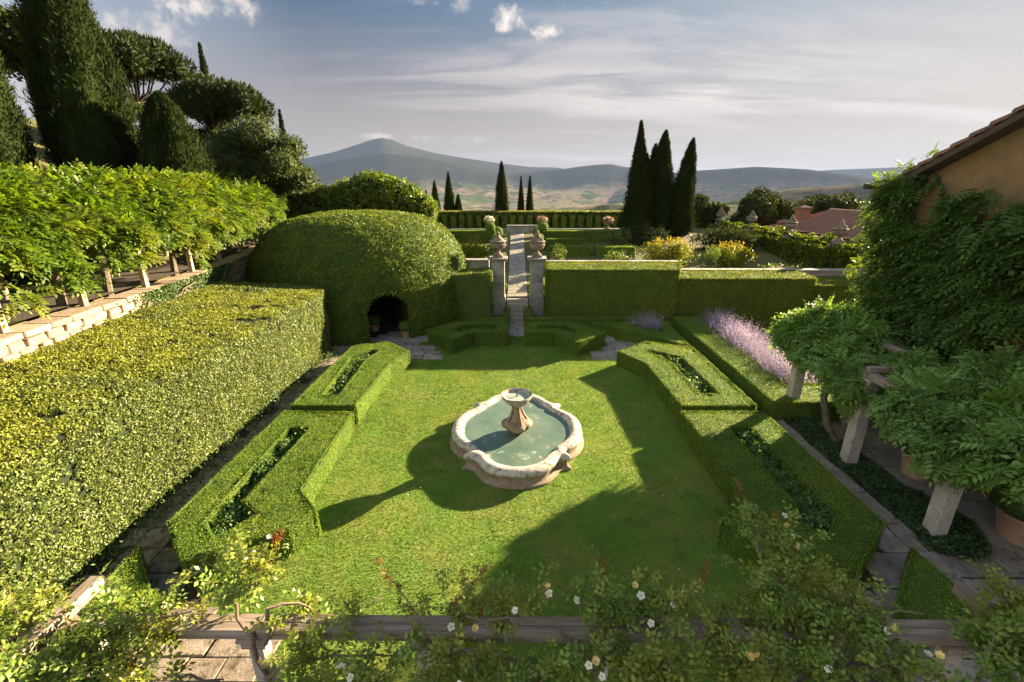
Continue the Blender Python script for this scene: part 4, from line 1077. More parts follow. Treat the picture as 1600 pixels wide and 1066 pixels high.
shrub('dark_shrub', 'dark rounded shrub at the foot of the tall cypresses by the scroll end', (9.0, 33.4, zt(33)), 3.4, 1.5, 'oak', 3400, .14, spikes=40)
shrub('dark_shrub', 'dark leafy bushes filling the bed between yellow shrubs and vine-covered wall', (14.0, 31.5, zt(31.5)), 5.0, 1.5, 'oak', 5200, .15, spikes=60, w2=2.4)

def broad_tree(name, lab, loc, trunk_h, blobs, n, size, mat, group=None, cat='tree', tr=.2, limbs=5, shell=.45, core=True):
    t = empty(name, loc); tag(t, lab, cat, group)
    b = np.array(blobs, float); MB_ = MB()
    MB_.tube([(0, 0, -.8), (.05, .03, trunk_h * .5), (.0, 0, trunk_h)], [tr, tr * .75, tr * .55], 8)
    MB_.build('trunk', M['bark'], t, True)
    lim = MB()
    for k in range(min(len(b), limbs)):
        c = b[k, :3]; mid = np.array([c[0] * .5, c[1] * .5, (trunk_h + c[2]) * .5]); 
        lim.tube([(0, 0, trunk_h * .85), tuple(mid), tuple(c)], [tr * .45, tr * .28, tr * .08], 6)
    lim.build('limb', M['bark'], t, True)
    P, D = blob_points(blobs, n, shell)
    parts = [leaf_arrays(P, D, size, .35, .55)]
    if core:
        for q in b:
            T = ball_tris(1.0, 5).reshape(-1, 3); k = .72 + .2 * fbm(T * 2.1 + q[:3], 2, 8)[:, None]
            parts.append((T * k * q[3:] * .92 + q[:3], np.arange(len(T)).reshape(-1, 3)))
    V, F = merge(parts); mesh_obj('crown', V, F, M[mat], t); return t
def crown_blobs(c, r, n, k=.45, flat=.8, seed=0):
    rs = np.random.default_rng(seed); out = []
    for i in range(n):
        d = unit(rs.normal(size=3)); q = rs.random() ** .4 * (1 - k * .75)
        s = k * rs.uniform(.75, 1.25)
        out.append((c[0] + d[0] * r * q, c[1] + d[1] * r * q, c[2] + d[2] * r * q * flat, r * s, r * s, r * s * .78))
    return out
OK = 'evergreen trees behind the tiled house'
broad_tree('oak_tree', 'dark round evergreen behind the tiled house, between the cypresses and the chimney', (22.6, 45, .5), 2, crown_blobs((0, 0, 3.2), 3.6, 16, .36, .62, 21), 15000, .24, 'oak', OK)
broad_tree('oak_tree', 'dark round evergreen rising straight behind the tiled roof', (29.8, 47, .4), 2, crown_blobs((0, 0, 3.0), 3.5, 15, .36, .65, 22), 14000, .24, 'oak', OK)
broad_tree('oak_tree', 'thinner open tree close to the right side of the tall cypresses', (17.0, 43, 1), 2, crown_blobs((0, 0, 3.0), 1.8, 8, .4, .9, 23), 2600, .30, 'oak', OK, core=False)
broad_tree('oak_tree', 'evergreen peeping out between the tiled roof and the villa corner', (34.5, 44, 0), 2, crown_blobs((0, 0, 2.6), 3.0, 8, .42, .7, 24), 3500, .34, 'oak', OK)

# ---------------------------------------------------------------- lavender
def lavender(name, lab, poly, z, n_pl, h, per=40):
    T = np.array([[(poly[i][0], poly[i][1], z) for i in t] for t in tessellate_polygon([[Vector((x, y, 0)) for x, y in poly]])], float)
    C, _ = tri_sample(T, n_pl); t = empty(name, tuple(np.mean(C, 0) * [1, 1, 0] + [0, 0, z])); tag(t, lab, 'lavender')
    o = np.array(t.location); n = n_pl * per; ci = np.repeat(C, per, 0)
    d = rng.normal(size=(n, 3)) * [.34, .34, 0] + [-.04, -.04, 1]; d = unit(d); L = (h * rng.uniform(.6, 1.12, n))[:, None]
    b = unit(np.cross(d, rng.normal(size=(n, 3))))
    base = ci + rng.normal(size=(n, 3)) * [.08, .08, 0]
    V = np.stack([base - b * .004, base + b * .004, base + d * L], 1).reshape(-1, 3) - o
    tag(mesh_obj('stems', V, np.arange(3 * n).reshape(-1, 3), M['lavgreen'], t), kind='stuff')
    parts = []
    for k in range(7):
        q = .52 + .075 * k; P = base + d * L * q + rng.normal(0, .008, (n, 3)); V, F = leaf_arrays(P, b, .040 - .003 * k, .3, .6); parts.append((V - o, F))
    tag(mesh_obj('blossoms', *merge(parts), M['lav'], t), kind='stuff')
    P = ci[:: 2] + rng.normal(size=(len(ci[::2]), 3)) * [.14, .14, .1]; P[:, 2] = z + np.abs(P[:, 2] - z) + .02
    V, F = leaf_arrays(P, np.tile([0, 0, 1.], (len(P), 1)), .07, .5, .25); tag(mesh_obj('foliage', V - o, F, M['lavgreen'], t), kind='stuff')
lavender('lavender_row', 'long row of pale purple lavender behind the long low box hedge', [(7.85, 12.5), (8.75, 12.5), (8.75, 18.9), (7.95, 18.9)], .1, 105, 1.12)
lavender('lavender_clump', 'single clump of mauve lavender growing in the triangular box hedge', [(4.9, 18.4), (5.7, 18.4), (5.7, 17.95)], .15, 9, 1.0)

# ---------------------------------------------------------------- vine-covered wall, tiled house
vw = hedge('vine_wall', 'garden wall smothered in dark vines, sunlit along the top, carrying stone urns', strip(17.25, 17.75, 18.5, 46), 2.45, 'wist', z0=.45, size=.14, dens=10, wob=.15, core='foliage_core', cat='wall')
P = []
T = np.array(quads(strip(17.1, 17.85, 18.5, 46), .7, 2.9) + [((17.1, 18.5, 2.9), (17.9, 18.5, 2.9), (17.9, 46, 2.9)), ((17.1, 18.5, 2.9), (17.9, 46, 2.9), (17.1, 46, 2.9))], float)
P, N = tri_sample(T, 42000); P = P + N * (fbm(P * .9, 3, 40)[:, None] ** 2 * .9 + rng.random((len(P), 1)) * .14 - .1)
tag(mesh_obj('vine', *leaf_arrays(P, N + [0, 0, .3], .16, .6, .5), M['vinewall'], vw), kind='stuff')
u0 = make_urn('stone_urn', 'fruit', .94)
for i, (y, lab) in enumerate([(25.6, 'stone urn on the vine-covered wall nearest the villa, before the tiled roof'), (30.3, 'stone urn on the vine-covered wall before the far end of the tiled roof'),
                              (35.5, 'stone urn on the vine-covered wall just left of the tiled house'), (41.0, 'stone urn on the vine-covered wall beside the tall cypresses')]):
    o = u0 if i == 0 else copy_tree(u0); o.location = (17.5, y, 3.08); tag(o, lab, 'urn', 'stone urns on the vine-covered wall')
    b = empty('urn_base', (17.5, y, 2.78)); tag(b, 'stone block bearing the urn ' + ['nearest the villa', 'before the roof end', 'left of the tiled house', 'beside the tall cypresses'][i], 'pedestal', 'stone blocks under the wall urns')
    MB().box((0, 0, .07), (.62, .62, .14)).build('block', M['pier'], b, bevel=.01); MB().box((0, 0, .22), (.5, .5, .16)).build('plinth', M['pier'], b, bevel=.01)

def tiled_house():
    h = empty('tiled_house', (24.7, 28, 0)); tag(h, 'low orange farmhouse with a broad brown tiled roof, beyond the vine-covered wall', 'house')
    y0, y1 = 18.0, 37.6; xe, xr, ze, zr = 20.0, 24.7, 2.85, 4.14
    mb = MB().box((0, (y0 + y1) / 2 - 28, .95), (8.5, y1 - y0 - .5, 3.7)); mb.build('wall', M['ochre_bright'], h)
    mb = MB()
    for y in (y0 + .25, y1 - .25):
        mb.add([(-4.25, y - 28, 2.78), (4.25, y - 28, 2.78), (0, y - 28, 4.07)], [(0, 1, 2)])
    mb.build('gable', M['ochre_bright'], h)
    # roof slopes: courses of curved tiles, stepped down the slope
    nc, per = 13, .24; ny = int((y1 - y0) / per) * 4
    ys = np.linspace(y0 - .3, y1 + .3, ny); 
    for sgn in (-1, 1):
        V, F = [], []
        for c in range(nc):
            for e in (0, 1):
                q = (c + e) / nc; x = sgn * (xr - xe) * (1 - q) ; z = ze + (zr - ze) * q + (.045 if e == 0 else .0) + .02
                V.append(np.stack([np.full(ny, x), ys - 28, z + .045 * np.abs(np.sin(math.pi * (ys - y0) / per)) + .012 * fbm(np.stack([ys * 3, ys * 0 + c, ys * 0], 1), 2, 6)], 1))
        V = np.concatenate(V); m = 2 * nc
        k = np.arange(ny - 1); F = np.concatenate([np.stack([j * ny + k, j * ny + k + 1, (j + 1) * ny + k + 1, (j + 1) * ny + k], 1) for j in range(m - 1)])
        if sgn < 0: F = F[:, ::-1]
        o = mesh_obj('roof_slope', V, F, M['tile'], h)
    MB().tube([(0, y0 - .3 - 28, zr + .05), (0, y1 + .3 - 28, zr + .05)], .11, 8).build('ridge', M['tile'], h, True)
    MB().box((-4.6, 0, ze - .06), (.16, y1 - y0 + .4, .10)).build('eave_board', M['frame'], h)
    def chim(nm, x, y, zb, w, d, hh):
        c = MB().box((x - 24.7, y - 28, zb + hh / 2), (w, d, hh)).build(nm, M['brick'], h)
        MB().box((x - 24.7, y - 28, zb + hh + .05), (w + .2, d + .2, .1)).build('cap', M['tile'], c, bevel=.02)
        MB().add([(x - 24.7 + a * (w / 2 + .1), y - 28 + b * (d / 2 + .1), zb + hh + .1) for a, b in ((-1, -1), (1, -1), (1, 1), (-1, 1))] + [(x - 24.7, y - 28, zb + hh + .3)], [(0, 1, 4), (1, 2, 4), (2, 3, 4), (3, 0, 4)]).build('hood', M['tile'], c)
    chim('chimney', 22.2, 37.2, 3.2, .82, .65, 1.1); chim('chimney', 20.8, 36.9, 2.75, .65, .6, .5); chim('chimney', 23.4, 30.5, 3.55, .45, .6, .85)
    MB().tube([(22.0 - 24.7, 28.9 - 28, 3.3), (22.0 - 24.7, 28.9 - 28, 4.25)], .07, 8).build('flue', M['darkmetal'], h)
tiled_house()

# ---------------------------------------------------------------- villa
def villa():
    h = empty('villa', (14, 5, 0)); tag(h, 'ochre villa wing with tiled gable roof, its wall draped in wisteria', 'villa')
    ox, oy = 14, 5; X = 9.6; Y0, Y1, zE, zR, yr = -2.0, 12.05, 6.0, 9.25, 5.0
    door, win, door2 = [(9.55, .02), (10.55, .02), (10.55, 2.15), (9.55, 2.15)], [(6.9, .35), (8.0, .35), (8.0, 2.1), (6.9, 2.1)], [(3.4, .02), (4.5, .02), (4.5, 2.3), (3.4, 2.3)]
    gable = [(Y0, 0), (Y1, 0), (Y1, zE - .05), (yr, zR - .05), (Y0, zE - .05)]
    loops = [gable, door[::-1], win[::-1], door2[::-1]]; flat = [p for l in loops for p in l]
    V = [(X - ox, y - oy, z) for y, z in flat]; F = [tuple(t) for t in tessellate_polygon([[Vector((y, z, 0)) for y, z in l] for l in loops])]
    b = len(V)
    V += [(19 - ox, y - oy, z) for y, z in gable]
    n = len(gable); F += [(i, (i + 1) % n, b + (i + 1) % n, b + i) for i in range(n)] + [tuple(range(b, b + n))]
    mesh_obj('wall', V, F, M['ochre'], h)
    V, F = [], []
    for op in (door, win, door2):
        k = len(V); V += [(X - ox, y - oy, z) for y, z in op] + [(X + .28 - ox, y - oy, z) for y, z in op]; F += [(k + i, k + (i + 1) % 4, k + 4 + (i + 1) % 4, k + 4 + i) for i in range(4)]
    mesh_obj('reveal', V, F, M['ochre'], h)
    for yc, ln in ((11.32, 1.5), (8.78, 1.5), (5.7, 2.36)): MB().box((X - .03 - ox, yc - oy, .2), (.06, ln, .4)).build('plinth', M['ochre'], h, bevel=.01)
    def casement(nm, op, mat, mull, rows, solid=0.0):
        (ya, za), (yb, _), (_, zb) = op[0], op[1], op[2]
        w = mesh_obj(nm, [(X + .24 - ox, ya - oy, za), (X + .24 - ox, yb - oy, za), (X + .24 - ox, yb - oy, zb), (X + .24 - ox, ya - oy, zb)], [(0, 1, 2, 3)], M['glass'], h)
        m = MB(); t = .07
        for y in (ya + t / 2, yb - t / 2, (ya + yb) / 2): m.box((X + .2 - ox, y - oy, (za + zb) / 2), (.06, t, zb - za))
        for z in (za + t / 2, zb - t / 2): m.box((X + .2 - ox, (ya + yb) / 2 - oy, z), (.062, yb - ya - .004, t))
        m.build('frame', M[mat], w)
        for r in range(1, rows): MB().box((X + .205 - ox, (ya + yb) / 2 - oy, za + (zb - za) * r / rows), (.04, yb - ya - .15, .035)).build('glazing_bar', M[mat], w)
        for q in range(mull):
            y = ya + (yb - ya) * (.25 + .5 * q); MB().box((X + .206 - ox, y - oy, (za + zb) / 2), (.036, .03, zb - za - .15)).build('glazing_bar', M[mat], w)
        return w
    casement('glazed_door', door, 'frame', 2, 5); casement('window', win, 'whiteframe', 2, 5); casement('glazed_door', door2, 'frame', 2, 5)
    MB().box((X - .03 - ox, 7.45 - oy, .31), (.12, 1.3, .07)).build('window_sill', M['post'], h, bevel=.008)
    # moulded cornice turning the far corner
    m = MB()
    for k, (z, d) in enumerate(((5.32, .06), (5.44, .12), (5.58, .2), (5.72, .3), (5.86, .4))): m.box((9.4 - ox - d / 4 + .1, 12.06 + d / 2 - oy, z), (.5 + d / 2, d, .13))
    m.build('cornice', M['ochre'], h)
    MB().tube([(9.0 - ox, 12.62 - oy, 5.98), (19.3 - ox, 12.62 - oy, 5.98)], .075, 8).build('gutter', M['darkmetal'], h, True)
    # roof: two slopes on boards, curved tiles along the gable edge one by one
    rise = (zR - zE) / (Y1 - yr); xa, xb = 9.28 - ox, 19.3 - ox
    for sgn, nm in ((1, 'roof_slope'), (-1, 'roof_slope')):
        nx, nc = 160, 18; xs = np.linspace(xa + .16, xb, nx); V = []
        for c in range(nc):
            for e in (0, 1):
                q = (c + e) / nc; y = (Y1 + .45 - yr) * (1 - q) if sgn > 0 else -(yr - Y0 + .45) * (1 - q)
                z = zR - abs(y) * rise + .10 + (.04 if e == 0 else 0)
                V.append(np.stack([xs, np.full(nx, y + yr - oy), z + .05 * np.abs(np.sin(math.pi * xs / .25))], 1))
        V = np.concatenate(V); k = np.arange(nx - 1); F = np.concatenate([np.stack([j * nx + k, j * nx + k + 1, (j + 1) * nx + k + 1, (j + 1) * nx + k], 1) for j in range(2 * nc - 1)])
        ob = mesh_obj(nm, V, F if sgn < 0 else F[:, ::-1], M['tile'], h)
        ye = (Y1 + .45 - oy) if sgn > 0 else (Y0 - .45 - oy); y_r = yr - oy; ze = zE - .45 * rise
        MB().add([(xa, ye, ze - .04), (xb, ye, ze - .04), (xb, y_r, zR - .04), (xa, y_r, zR - .04), (xa, ye, ze + .09), (xb, ye, ze + .09), (xb, y_r, zR + .09), (xa, y_r, zR + .09)],
                 [(0, 3, 2, 1), (4, 5, 6, 7), (0, 1, 5, 4), (0, 4, 7, 3), (1, 2, 6, 5)]).build('eave_board', M['fascia'], h)
    L = math.hypot(Y1 + .45 - yr, (Y1 + .45 - yr) * rise); n = 20
    me = None
    for i in range(n):
        q = (i + .5) / n; y = Y1 + .5 - (Y1 + .45 - yr) * q; z = zR - (y - yr) * rise
        if me is None:
            V, F = [], []
            for e, r in ((-.24, .125), (.24, .095)):
                for a in np.linspace(0, math.pi, 7): V.append((r * math.cos(a), e, r * math.sin(a) + (.03 if e < 0 else 0)))
            for e, r in ((-.24, .105), (.24, .075)):
                for a in np.linspace(0, math.pi, 7): V.append((r * math.cos(a), e, r * math.sin(a) + (.03 if e < 0 else 0)))
            F = [(j, j + 1, j + 8, j + 7) for j in range(6)] + [(j + 14, j + 21, j + 22, j + 15) for j in range(6)] + [(j, j + 14, j + 15, j + 1) for j in range(6)]
            me = bpy.data.meshes.new('verge_tile'); me.from_pydata(V, [], F); me.materials.append(M['tile'])
        o = bpy.data.objects.new('verge_tile', me); o.location = (xa + .09, y - oy, z + .10); o.rotation_euler = (math.atan(rise), 0, math.pi + random.uniform(-.03, .03)); link(o, h)
villa()

def frond_cloud(name, blobs, n, size, mat, parent, shell=.45, droop=.45, out=.8):
    P, D = blob_points(blobs, n, shell)
    d = unit(D * out + rng.normal(size=P.shape) * .35 + [0, 0, -droop * .35]); up = unit(D * .8 + [0, 0, .7] + rng.normal(size=P.shape) * .25)
    V, F = scatter(FROND, P - d * size * .35, d, up, np.full(len(P), size))
    o = mesh_obj(name, V, F, M[mat], parent); tag(o, kind='stuff'); return o
def tendrils(parent, pts, mat='bark'):
    for p, r in pts: o = MB().tube(p, r, 7).build('stem', M[mat], parent, True)
    return o

def wall_vine():
    v = empty('wall_wisteria', (9.6, 9.5, 0)); tag(v, 'mature wisteria clothing the ochre villa wall up to the eaves', 'climber')
    o = np.array(v.location)
    poly = [(11.5, 2.2), (11.9, 2.9), (12.25, 3.7), (12.4, 5.6), (12.3, 6.05), (11.6, 6.25), (11.25, 6.3), (11.15, 5.95), (10.9, 5.7), (10.4, 5.8), (9.8, 5.95), (9.2, 5.8), (8.4, 5.75), (7.0, 5.5), (5.0, 5.0), (3.4, 2.4)]
    c = rng.uniform([3.4, 2.2], [12.5, 6.25], (6400, 2)); P3 = np.stack([c[:, 0], c[:, 1], c[:, 0] * 0], 1)
    keep = in_poly(c, poly) & (fbm(P3 * .95, 3, 17) > .37)
    c = c[keep]; n = len(c); k = fbm(np.stack([c[:, 0] * 1.3, c[:, 1] * 1.6, c[:, 0] * 0], 1), 3, 5)
    P = np.stack([9.56 - (k ** 1.5) * 1.0 * rng.uniform(.4, 1, n) - .03, c[:, 0], c[:, 1]], 1)
    d = unit(np.stack([-rng.uniform(.35, 1, n), rng.normal(0, .55, n), rng.normal(-.35, .35, n)], 1)); up = unit(np.stack([-rng.random(n) * .6, rng.normal(0, .3, n), np.ones(n)], 1))
    V, F = scatter(FROND, P, d, up, np.full(n, .42))
    tag(mesh_obj('foliage', V - o, F, M['wist_wall'], v), kind='stuff')
    # trailing shoots that escape over the tiles at the corner
    bl = [(9.3, 12.35, 6.1, .3, .3, .22), (9.35, 11.85, 6.42, .18, .28, .14), (9.4, 11.2, 6.72, .12, .25, .10), (9.25, 12.6, 3.9, .2, .3, .25)]
    frond_cloud('shoots', [(a - o[0], b - o[1], c_, d_, e, f) for a, b, c_, d_, e, f in bl], 120, .24, 'wist', v)
    P, N = tri_sample(np.array([[(9.55, p[0], p[1]), (9.55, q[0], q[1]), (9.55, 8.5, 3.6)] for p, q in zip(poly, poly[1:] + poly[:1])], float), 5200)
    keep = fbm(np.stack([P[:, 1], P[:, 2], P[:, 1] * 0], 1) * .95, 3, 17) > .385; P = P[keep]
    V, F = leaf_arrays(P - [.03, 0, 0], np.tile([-1., 0, 0], (len(P), 1)), .12, .9, .6); tag(mesh_obj('inner_leaves', V - o, F, M['ivy'], v), kind='stuff')
    tendrils(v, [([(-.08, 1.6, 0), (-.1, 1.45, 1.2), (-.12, 1.1, 2.4), (-.1, .9, 4.2)], [.08, .07, .06, .03]), ([(-.08, -2.6, 0), (-.1, -2.4, 1.5), (-.1, -1.9, 3), (-.1, -1.5, 4.4)], [.08, .06, .05, .03])])
wall_vine()

# villa pergola
vp = empty('villa_pergola', (7.5, 9.05, 0)); tag(vp, 'pergola of square travertine pillars and weathered beams along the villa', 'pergola')
for i, y in enumerate((4.5, 6.8, 9.05, 11.4)):
    MB().box((0, y - 9.05, 1.06), (.25, .25, 2.12)).build('pillar', M['post'], vp, bevel=.012)
    MB().box((1.05, y - 9.05, 2.34), (2.3, .12, .12)).build('cross_beam', M['wood'], vp, bevel=.008)
for y0, y1 in ((3.4, 6.8), (6.8, 9.05), (9.05, 12.0)): MB().box((0, (y0 + y1) / 2 - 9.05, 2.2), (.16, y1 - y0 - .01, .15)).build('beam', M['wood'], vp, bevel=.01)
for y0, y1 in ((3.4, 7.4), (7.4, 12.0)): MB().box((1.15, (y0 + y1) / 2 - 9.05, 2.46), (.13, y1 - y0 - .01, .12)).build('beam', M['wood'], vp, bevel=.01)
def pergola_vine(lab, loc, blobs, n, mat, stems, size=.40):
    v = empty('pergola_wisteria', loc); tag(v, lab, 'climber', 'wisteria on the villa pergola'); o = np.array(loc)
    frond_cloud('foliage', [(b[0] - o[0], b[1] - o[1], b[2], b[3], b[4], b[5]) for b in blobs], n, size, mat, v, .35)
    B = [(b[0] - o[0], b[1] - o[1], b[2] - .06, b[3] * .72, b[4] * .72, b[5] * .66) for b in blobs]
    P, D = blob_points(B, n * 3, .5); tag(mesh_obj('inner_leaves', *leaf_arrays(P, D, .11, .6, .55), M['ivy'], v), kind='stuff')
    tendrils(v, [([(x - o[0], y - o[1], z) for x, y, z in p], r) for p, r in stems])
    m = MB()      # seed pods hanging below
    for k in range(26):
        b = blobs[k % len(blobs)]; x, y = b[0] + random.uniform(-.8, .8) * b[3], b[1] + random.uniform(-.8, .8) * b[4]; z = b[2] - b[5] * .7
        m.tube([(x - o[0], y - o[1], z), (x - o[0] + .01, y - o[1], z - .1), (x - o[0], y - o[1], z - random.uniform(.16, .3))], [.006, .013, .004], 4)
    tag(m.build('seed_pod', M['plant'], v), kind='stuff')
pergola_vine('lush wisteria over the first pillar beside the lavender, its crown catching sun', (7.75, 10.4, 0), [(7.7, 11.45, 2.45, .75, .8, .42), (7.35, 11.7, 2.25, .42, .4, .42), (8.0, 10.8, 2.3, .6, .6, .5), (7.75, 10.25, 2.05, .5, .5, .45), (7.85, 9.75, 1.75, .4, .4, .45), (8.7, 11.3, 2.6, .7, .8, .38), (8.8, 10.6, 2.55, .4, .45, .3), (7.55, 11.0, 2.1, .5, .6, .5), (8.1, 11.6, 2.75, .8, .5, .3), (8.3, 9.1, 2.5, .55, .3, .18), (7.35, 9.3, 1.85, .36, .42, .5), (7.4, 9.9, 2.25, .4, .5, .4), (7.5, 11.4, 2.15, .4, .4, .4)], 3400, 'wist_blue',
             [([(7.85, 9.85, 0), (7.6, 10.1, .5), (7.5, 10.25, 1.1), (7.7, 10.5, 1.7), (7.8, 10.6, 2.3)], [.085, .08, .075, .06, .05]), ([(8.0, 9.75, 0), (7.95, 10.0, .6), (8.1, 10.1, 1.0), (8.05, 10.3, 1.8), (8.1, 10.5, 2.3)], [.07, .07, .06, .05, .04])])
pergola_vine('wisteria over the pillar nearest the roses, bluish and hanging with pods', (7.9, 7.1, 0), [(7.75, 7.75, 2.3, .55, .6, .36), (7.35, 7.35, 1.95, .32, .4, .42), (7.3, 7.95, 1.95, .3, .4, .4), (8.3, 7.25, 2.6, .8, .6, .36), (9.0, 8.0, 2.7, .5, .55, .3), (7.6, 6.3, 2.3, .5, .5, .42), (8.6, 6.0, 2.6, .8, .7, .36), (7.55, 5.2, 2.4, .5, .7, .4), (9.2, 7.0, 2.9, .5, .8, .4), (7.45, 7.0, 1.95, .35, .4, .5), (7.7, 7.3, 2.5, .55, .55, .4), (7.4, 6.65, 1.75, .28, .3, .4), (8.6, 7.6, 2.75, .7, .7, .4), (8.2, 6.5, 2.5, .7, .6, .5), (7.5, 5.8, 2.2, .5, .6, .5), (7.35, 6.95, 1.75, .36, .36, .45)], 3600, 'wist_blue',
             [([(7.8, 7.05, 0), (7.72, 7.0, .8), (7.7, 6.95, 1.6), (7.75, 7.1, 2.3)], [.07, .065, .055, .045])])
# ground cover beds between the pillars
def cover_bed(poly, n, lab):
    T = np.array([[(poly[i][0], poly[i][1], .02) for i in t] for t in tessellate_polygon([[Vector((x, y, 0)) for x, y in poly]])], float)
    P, N = tri_sample(T, n); P[:, 2] += (fbm(P * 2.2, 3, 14) * .26) * rng.uniform(.35, 1, n)
    o = mesh_obj('ground_cover', *leaf_arrays(P, np.tile([0, 0, 1.], (n, 1)), .065, .8, .55), M['cover']); tag(o, lab, kind='stuff')
cover_bed([(7.14, 12.0), (7.12, 9.0), (7.2, 6.9), (7.05, 6.4), (7.6, 6.1), (8.1, 6.35), (8.55, 7.2), (8.1, 8.2), (7.95, 9.9), (7.75, 12.0)], 16000, 'dark low ground cover filling the bed round the pergola pillars')
def pot(loc, r, h, lab, br, grp='big terracotta pots on the villa terrace'):
    p = empty('terracotta_pot', loc); tag(p, lab, 'pot', grp)
    MB().lathe([(r * .78, 0), (r * .84, h * .25), (r * .86, h * .3), (r * .88, h * .33), (r * .93, h * .62), (r * .95, h * .66), (r * .97, h * .7), (r * .99, h * .86), (r * 1.06, h * .9), (r * 1.06, h), (r * .94, h), (r * .9, h * .9), (.01, h * .88)], 36).build('vessel', M['terra'], p, True)
    T = ball_tris(br); T[:, :, 2] *= .85; P, N = tri_sample(T, int(br * br * 8200)); P += N * rng.normal(0, .015, (len(P), 1)) + [0, 0, h + br * .62]
    c = (T * .95 + [0, 0, h + br * .62]).reshape(-1, 3)
    pl = mesh_obj('clipped_bush', c, np.arange(len(c)).reshape(-1, 3), M['box_core'], p)
    tag(mesh_obj('leaves', *leaf_arrays(P, N, .032, .7), M['cover'], pl), kind='stuff')
pot((9.0, 6.75, .05), .40, .52, 'big terracotta pot with a dark round clipped bush, nearest on the terrace', .66)
pot((8.72, 8.65, .05), .34, .5, 'terracotta pot with a round clipped bush half hidden under the wisteria', .42)
pot((-4.55, 18.2, .05), .2, .26, 'small terracotta pot with a bluish plant beside the dome hedge archway', .3, None)
pot((-6.1, 19.0, .05), .22, .3, 'dim pot with a bush inside the dark archway', .26, None)

# ---------------------------------------------------------------- left stone wall and wisteria pergola
def wl(y): 
    ys = [p[1] for p in WL]; return float(np.interp(y, ys, [p[0] for p in WL]))
def wl_dir(y): d = Vector((wl(y + .3) - wl(y - .3), .6, 0)).normalized(); return math.atan2(-d.x, d.y)
def left_wall():
    w = empty('stone_retaining_wall', (-10.4, 14, 0)); tag(w, 'rough stone retaining wall with flat capstones behind the broad laurel hedge', 'wall'); o = Vector((-10.4, 14, 0))
    poly = WL + [(x - .55, y) for x, y in WL[::-1]]
    MB().prism([(x - .06 - o.x, y - o.y) for x, y in poly], 0, 3.03).build('mortar', M['wallstone'], w)
    k = 0
    for c, (z0, z1) in enumerate(((2.62, 2.86), (2.87, 3.06))):
        y = 5.3 + random.random() * .3
        while y < 26.5:
            d = random.uniform(.28, .52); yc = y + d / 2; j = random.uniform(-.03, .03)
            m = MB().box((0, 0, 0), (.30, d - .03, z1 - z0 - random.uniform(.01, .045)), taper=.94); V = np.array(m.v) + rng.normal(0, .012, (8, 3))
            s = mesh_obj('wall_stone', V, m.f, M['wallstone'], w); s.location = Vector((wl(yc) - .12 + j, yc, (z0 + z1) / 2)) - o; s.rotation_euler = (0, 0, wl_dir(yc) + random.uniform(-.05, .05))
            bv = s.modifiers.new('bevel', 'BEVEL'); bv.width = .02; bv.segments = 1
            y += d
    for z0, z1 in ((1.68, 1.9), (1.91, 2.14), (2.15, 2.37), (2.38, 2.61)):
        y = 15.8 + random.random() * .3
        while y < 22.5:
            d = random.uniform(.3, .6); yc = y + d / 2
            m = MB().box((0, 0, 0), (.28, d - .03, z1 - z0 - random.uniform(.01, .03)), taper=.95); V = np.array(m.v) + rng.normal(0, .012, (8, 3))
            t_ = mesh_obj('wall_stone', V, m.f, M['wallstone'], w); t_.location = Vector((wl(yc) - .12 + random.uniform(-.03, .03), yc, (z0 + z1) / 2)) - o; t_.rotation_euler = (0, 0, wl_dir(yc)); y += d
    y = 5.2
    while y < 26.5:
        d = random.uniform(.5, .95); yc = y + d / 2
        m = MB().box((0, 0, 0), (.62, d - .015, .13)); V = np.array(m.v) + rng.normal(0, .012, (8, 3)) * [1, .3, .6]
        s = mesh_obj('capstone', V, m.f, M['wallstone'], w); s.location = Vector((wl(yc) - .25, yc, 3.14)) - o; s.rotation_euler = (random.uniform(-.01, .01), 0, wl_dir(yc)); bv = s.modifiers.new('bevel', 'BEVEL'); bv.width = .02; bv.segments = 1
        y += d
left_wall()
# ivy that hangs over the wall
iv = empty('wall_ivy', (-10.3, 14.2, 2.6)); tag(iv, 'green ivy spilling over the capstones of the rough stone wall', 'climber')
P = []
for yc, ly, nn in ((13.3, .9, 1500), (14.9, .5, 500), (16.6, .9, 1300), (9.0, .3, 0)):
    y = rng.normal(yc, ly * .6, nn); P.append(np.stack([np.array([wl(a) for a in y]) + .10 + rng.random(nn) * .10, y, 3.22 - np.abs(rng.normal(0, .28, nn))], 1))
P = np.concatenate(P); tag(mesh_obj('leaves', *leaf_arrays(P - np.array(iv.location), np.tile([1, 0, .5], (len(P), 1)), .075, .7, .7), M['ivy'], iv), kind='stuff')
tendrils(iv, [([(-.0, -.8, -.2), (.1, -.4, .4), (.12, .2, .5)], .02), ([(.0, 1.6, -.2), (-.2, 2.2, .4), (-.3, 2.6, .55)], .02)])

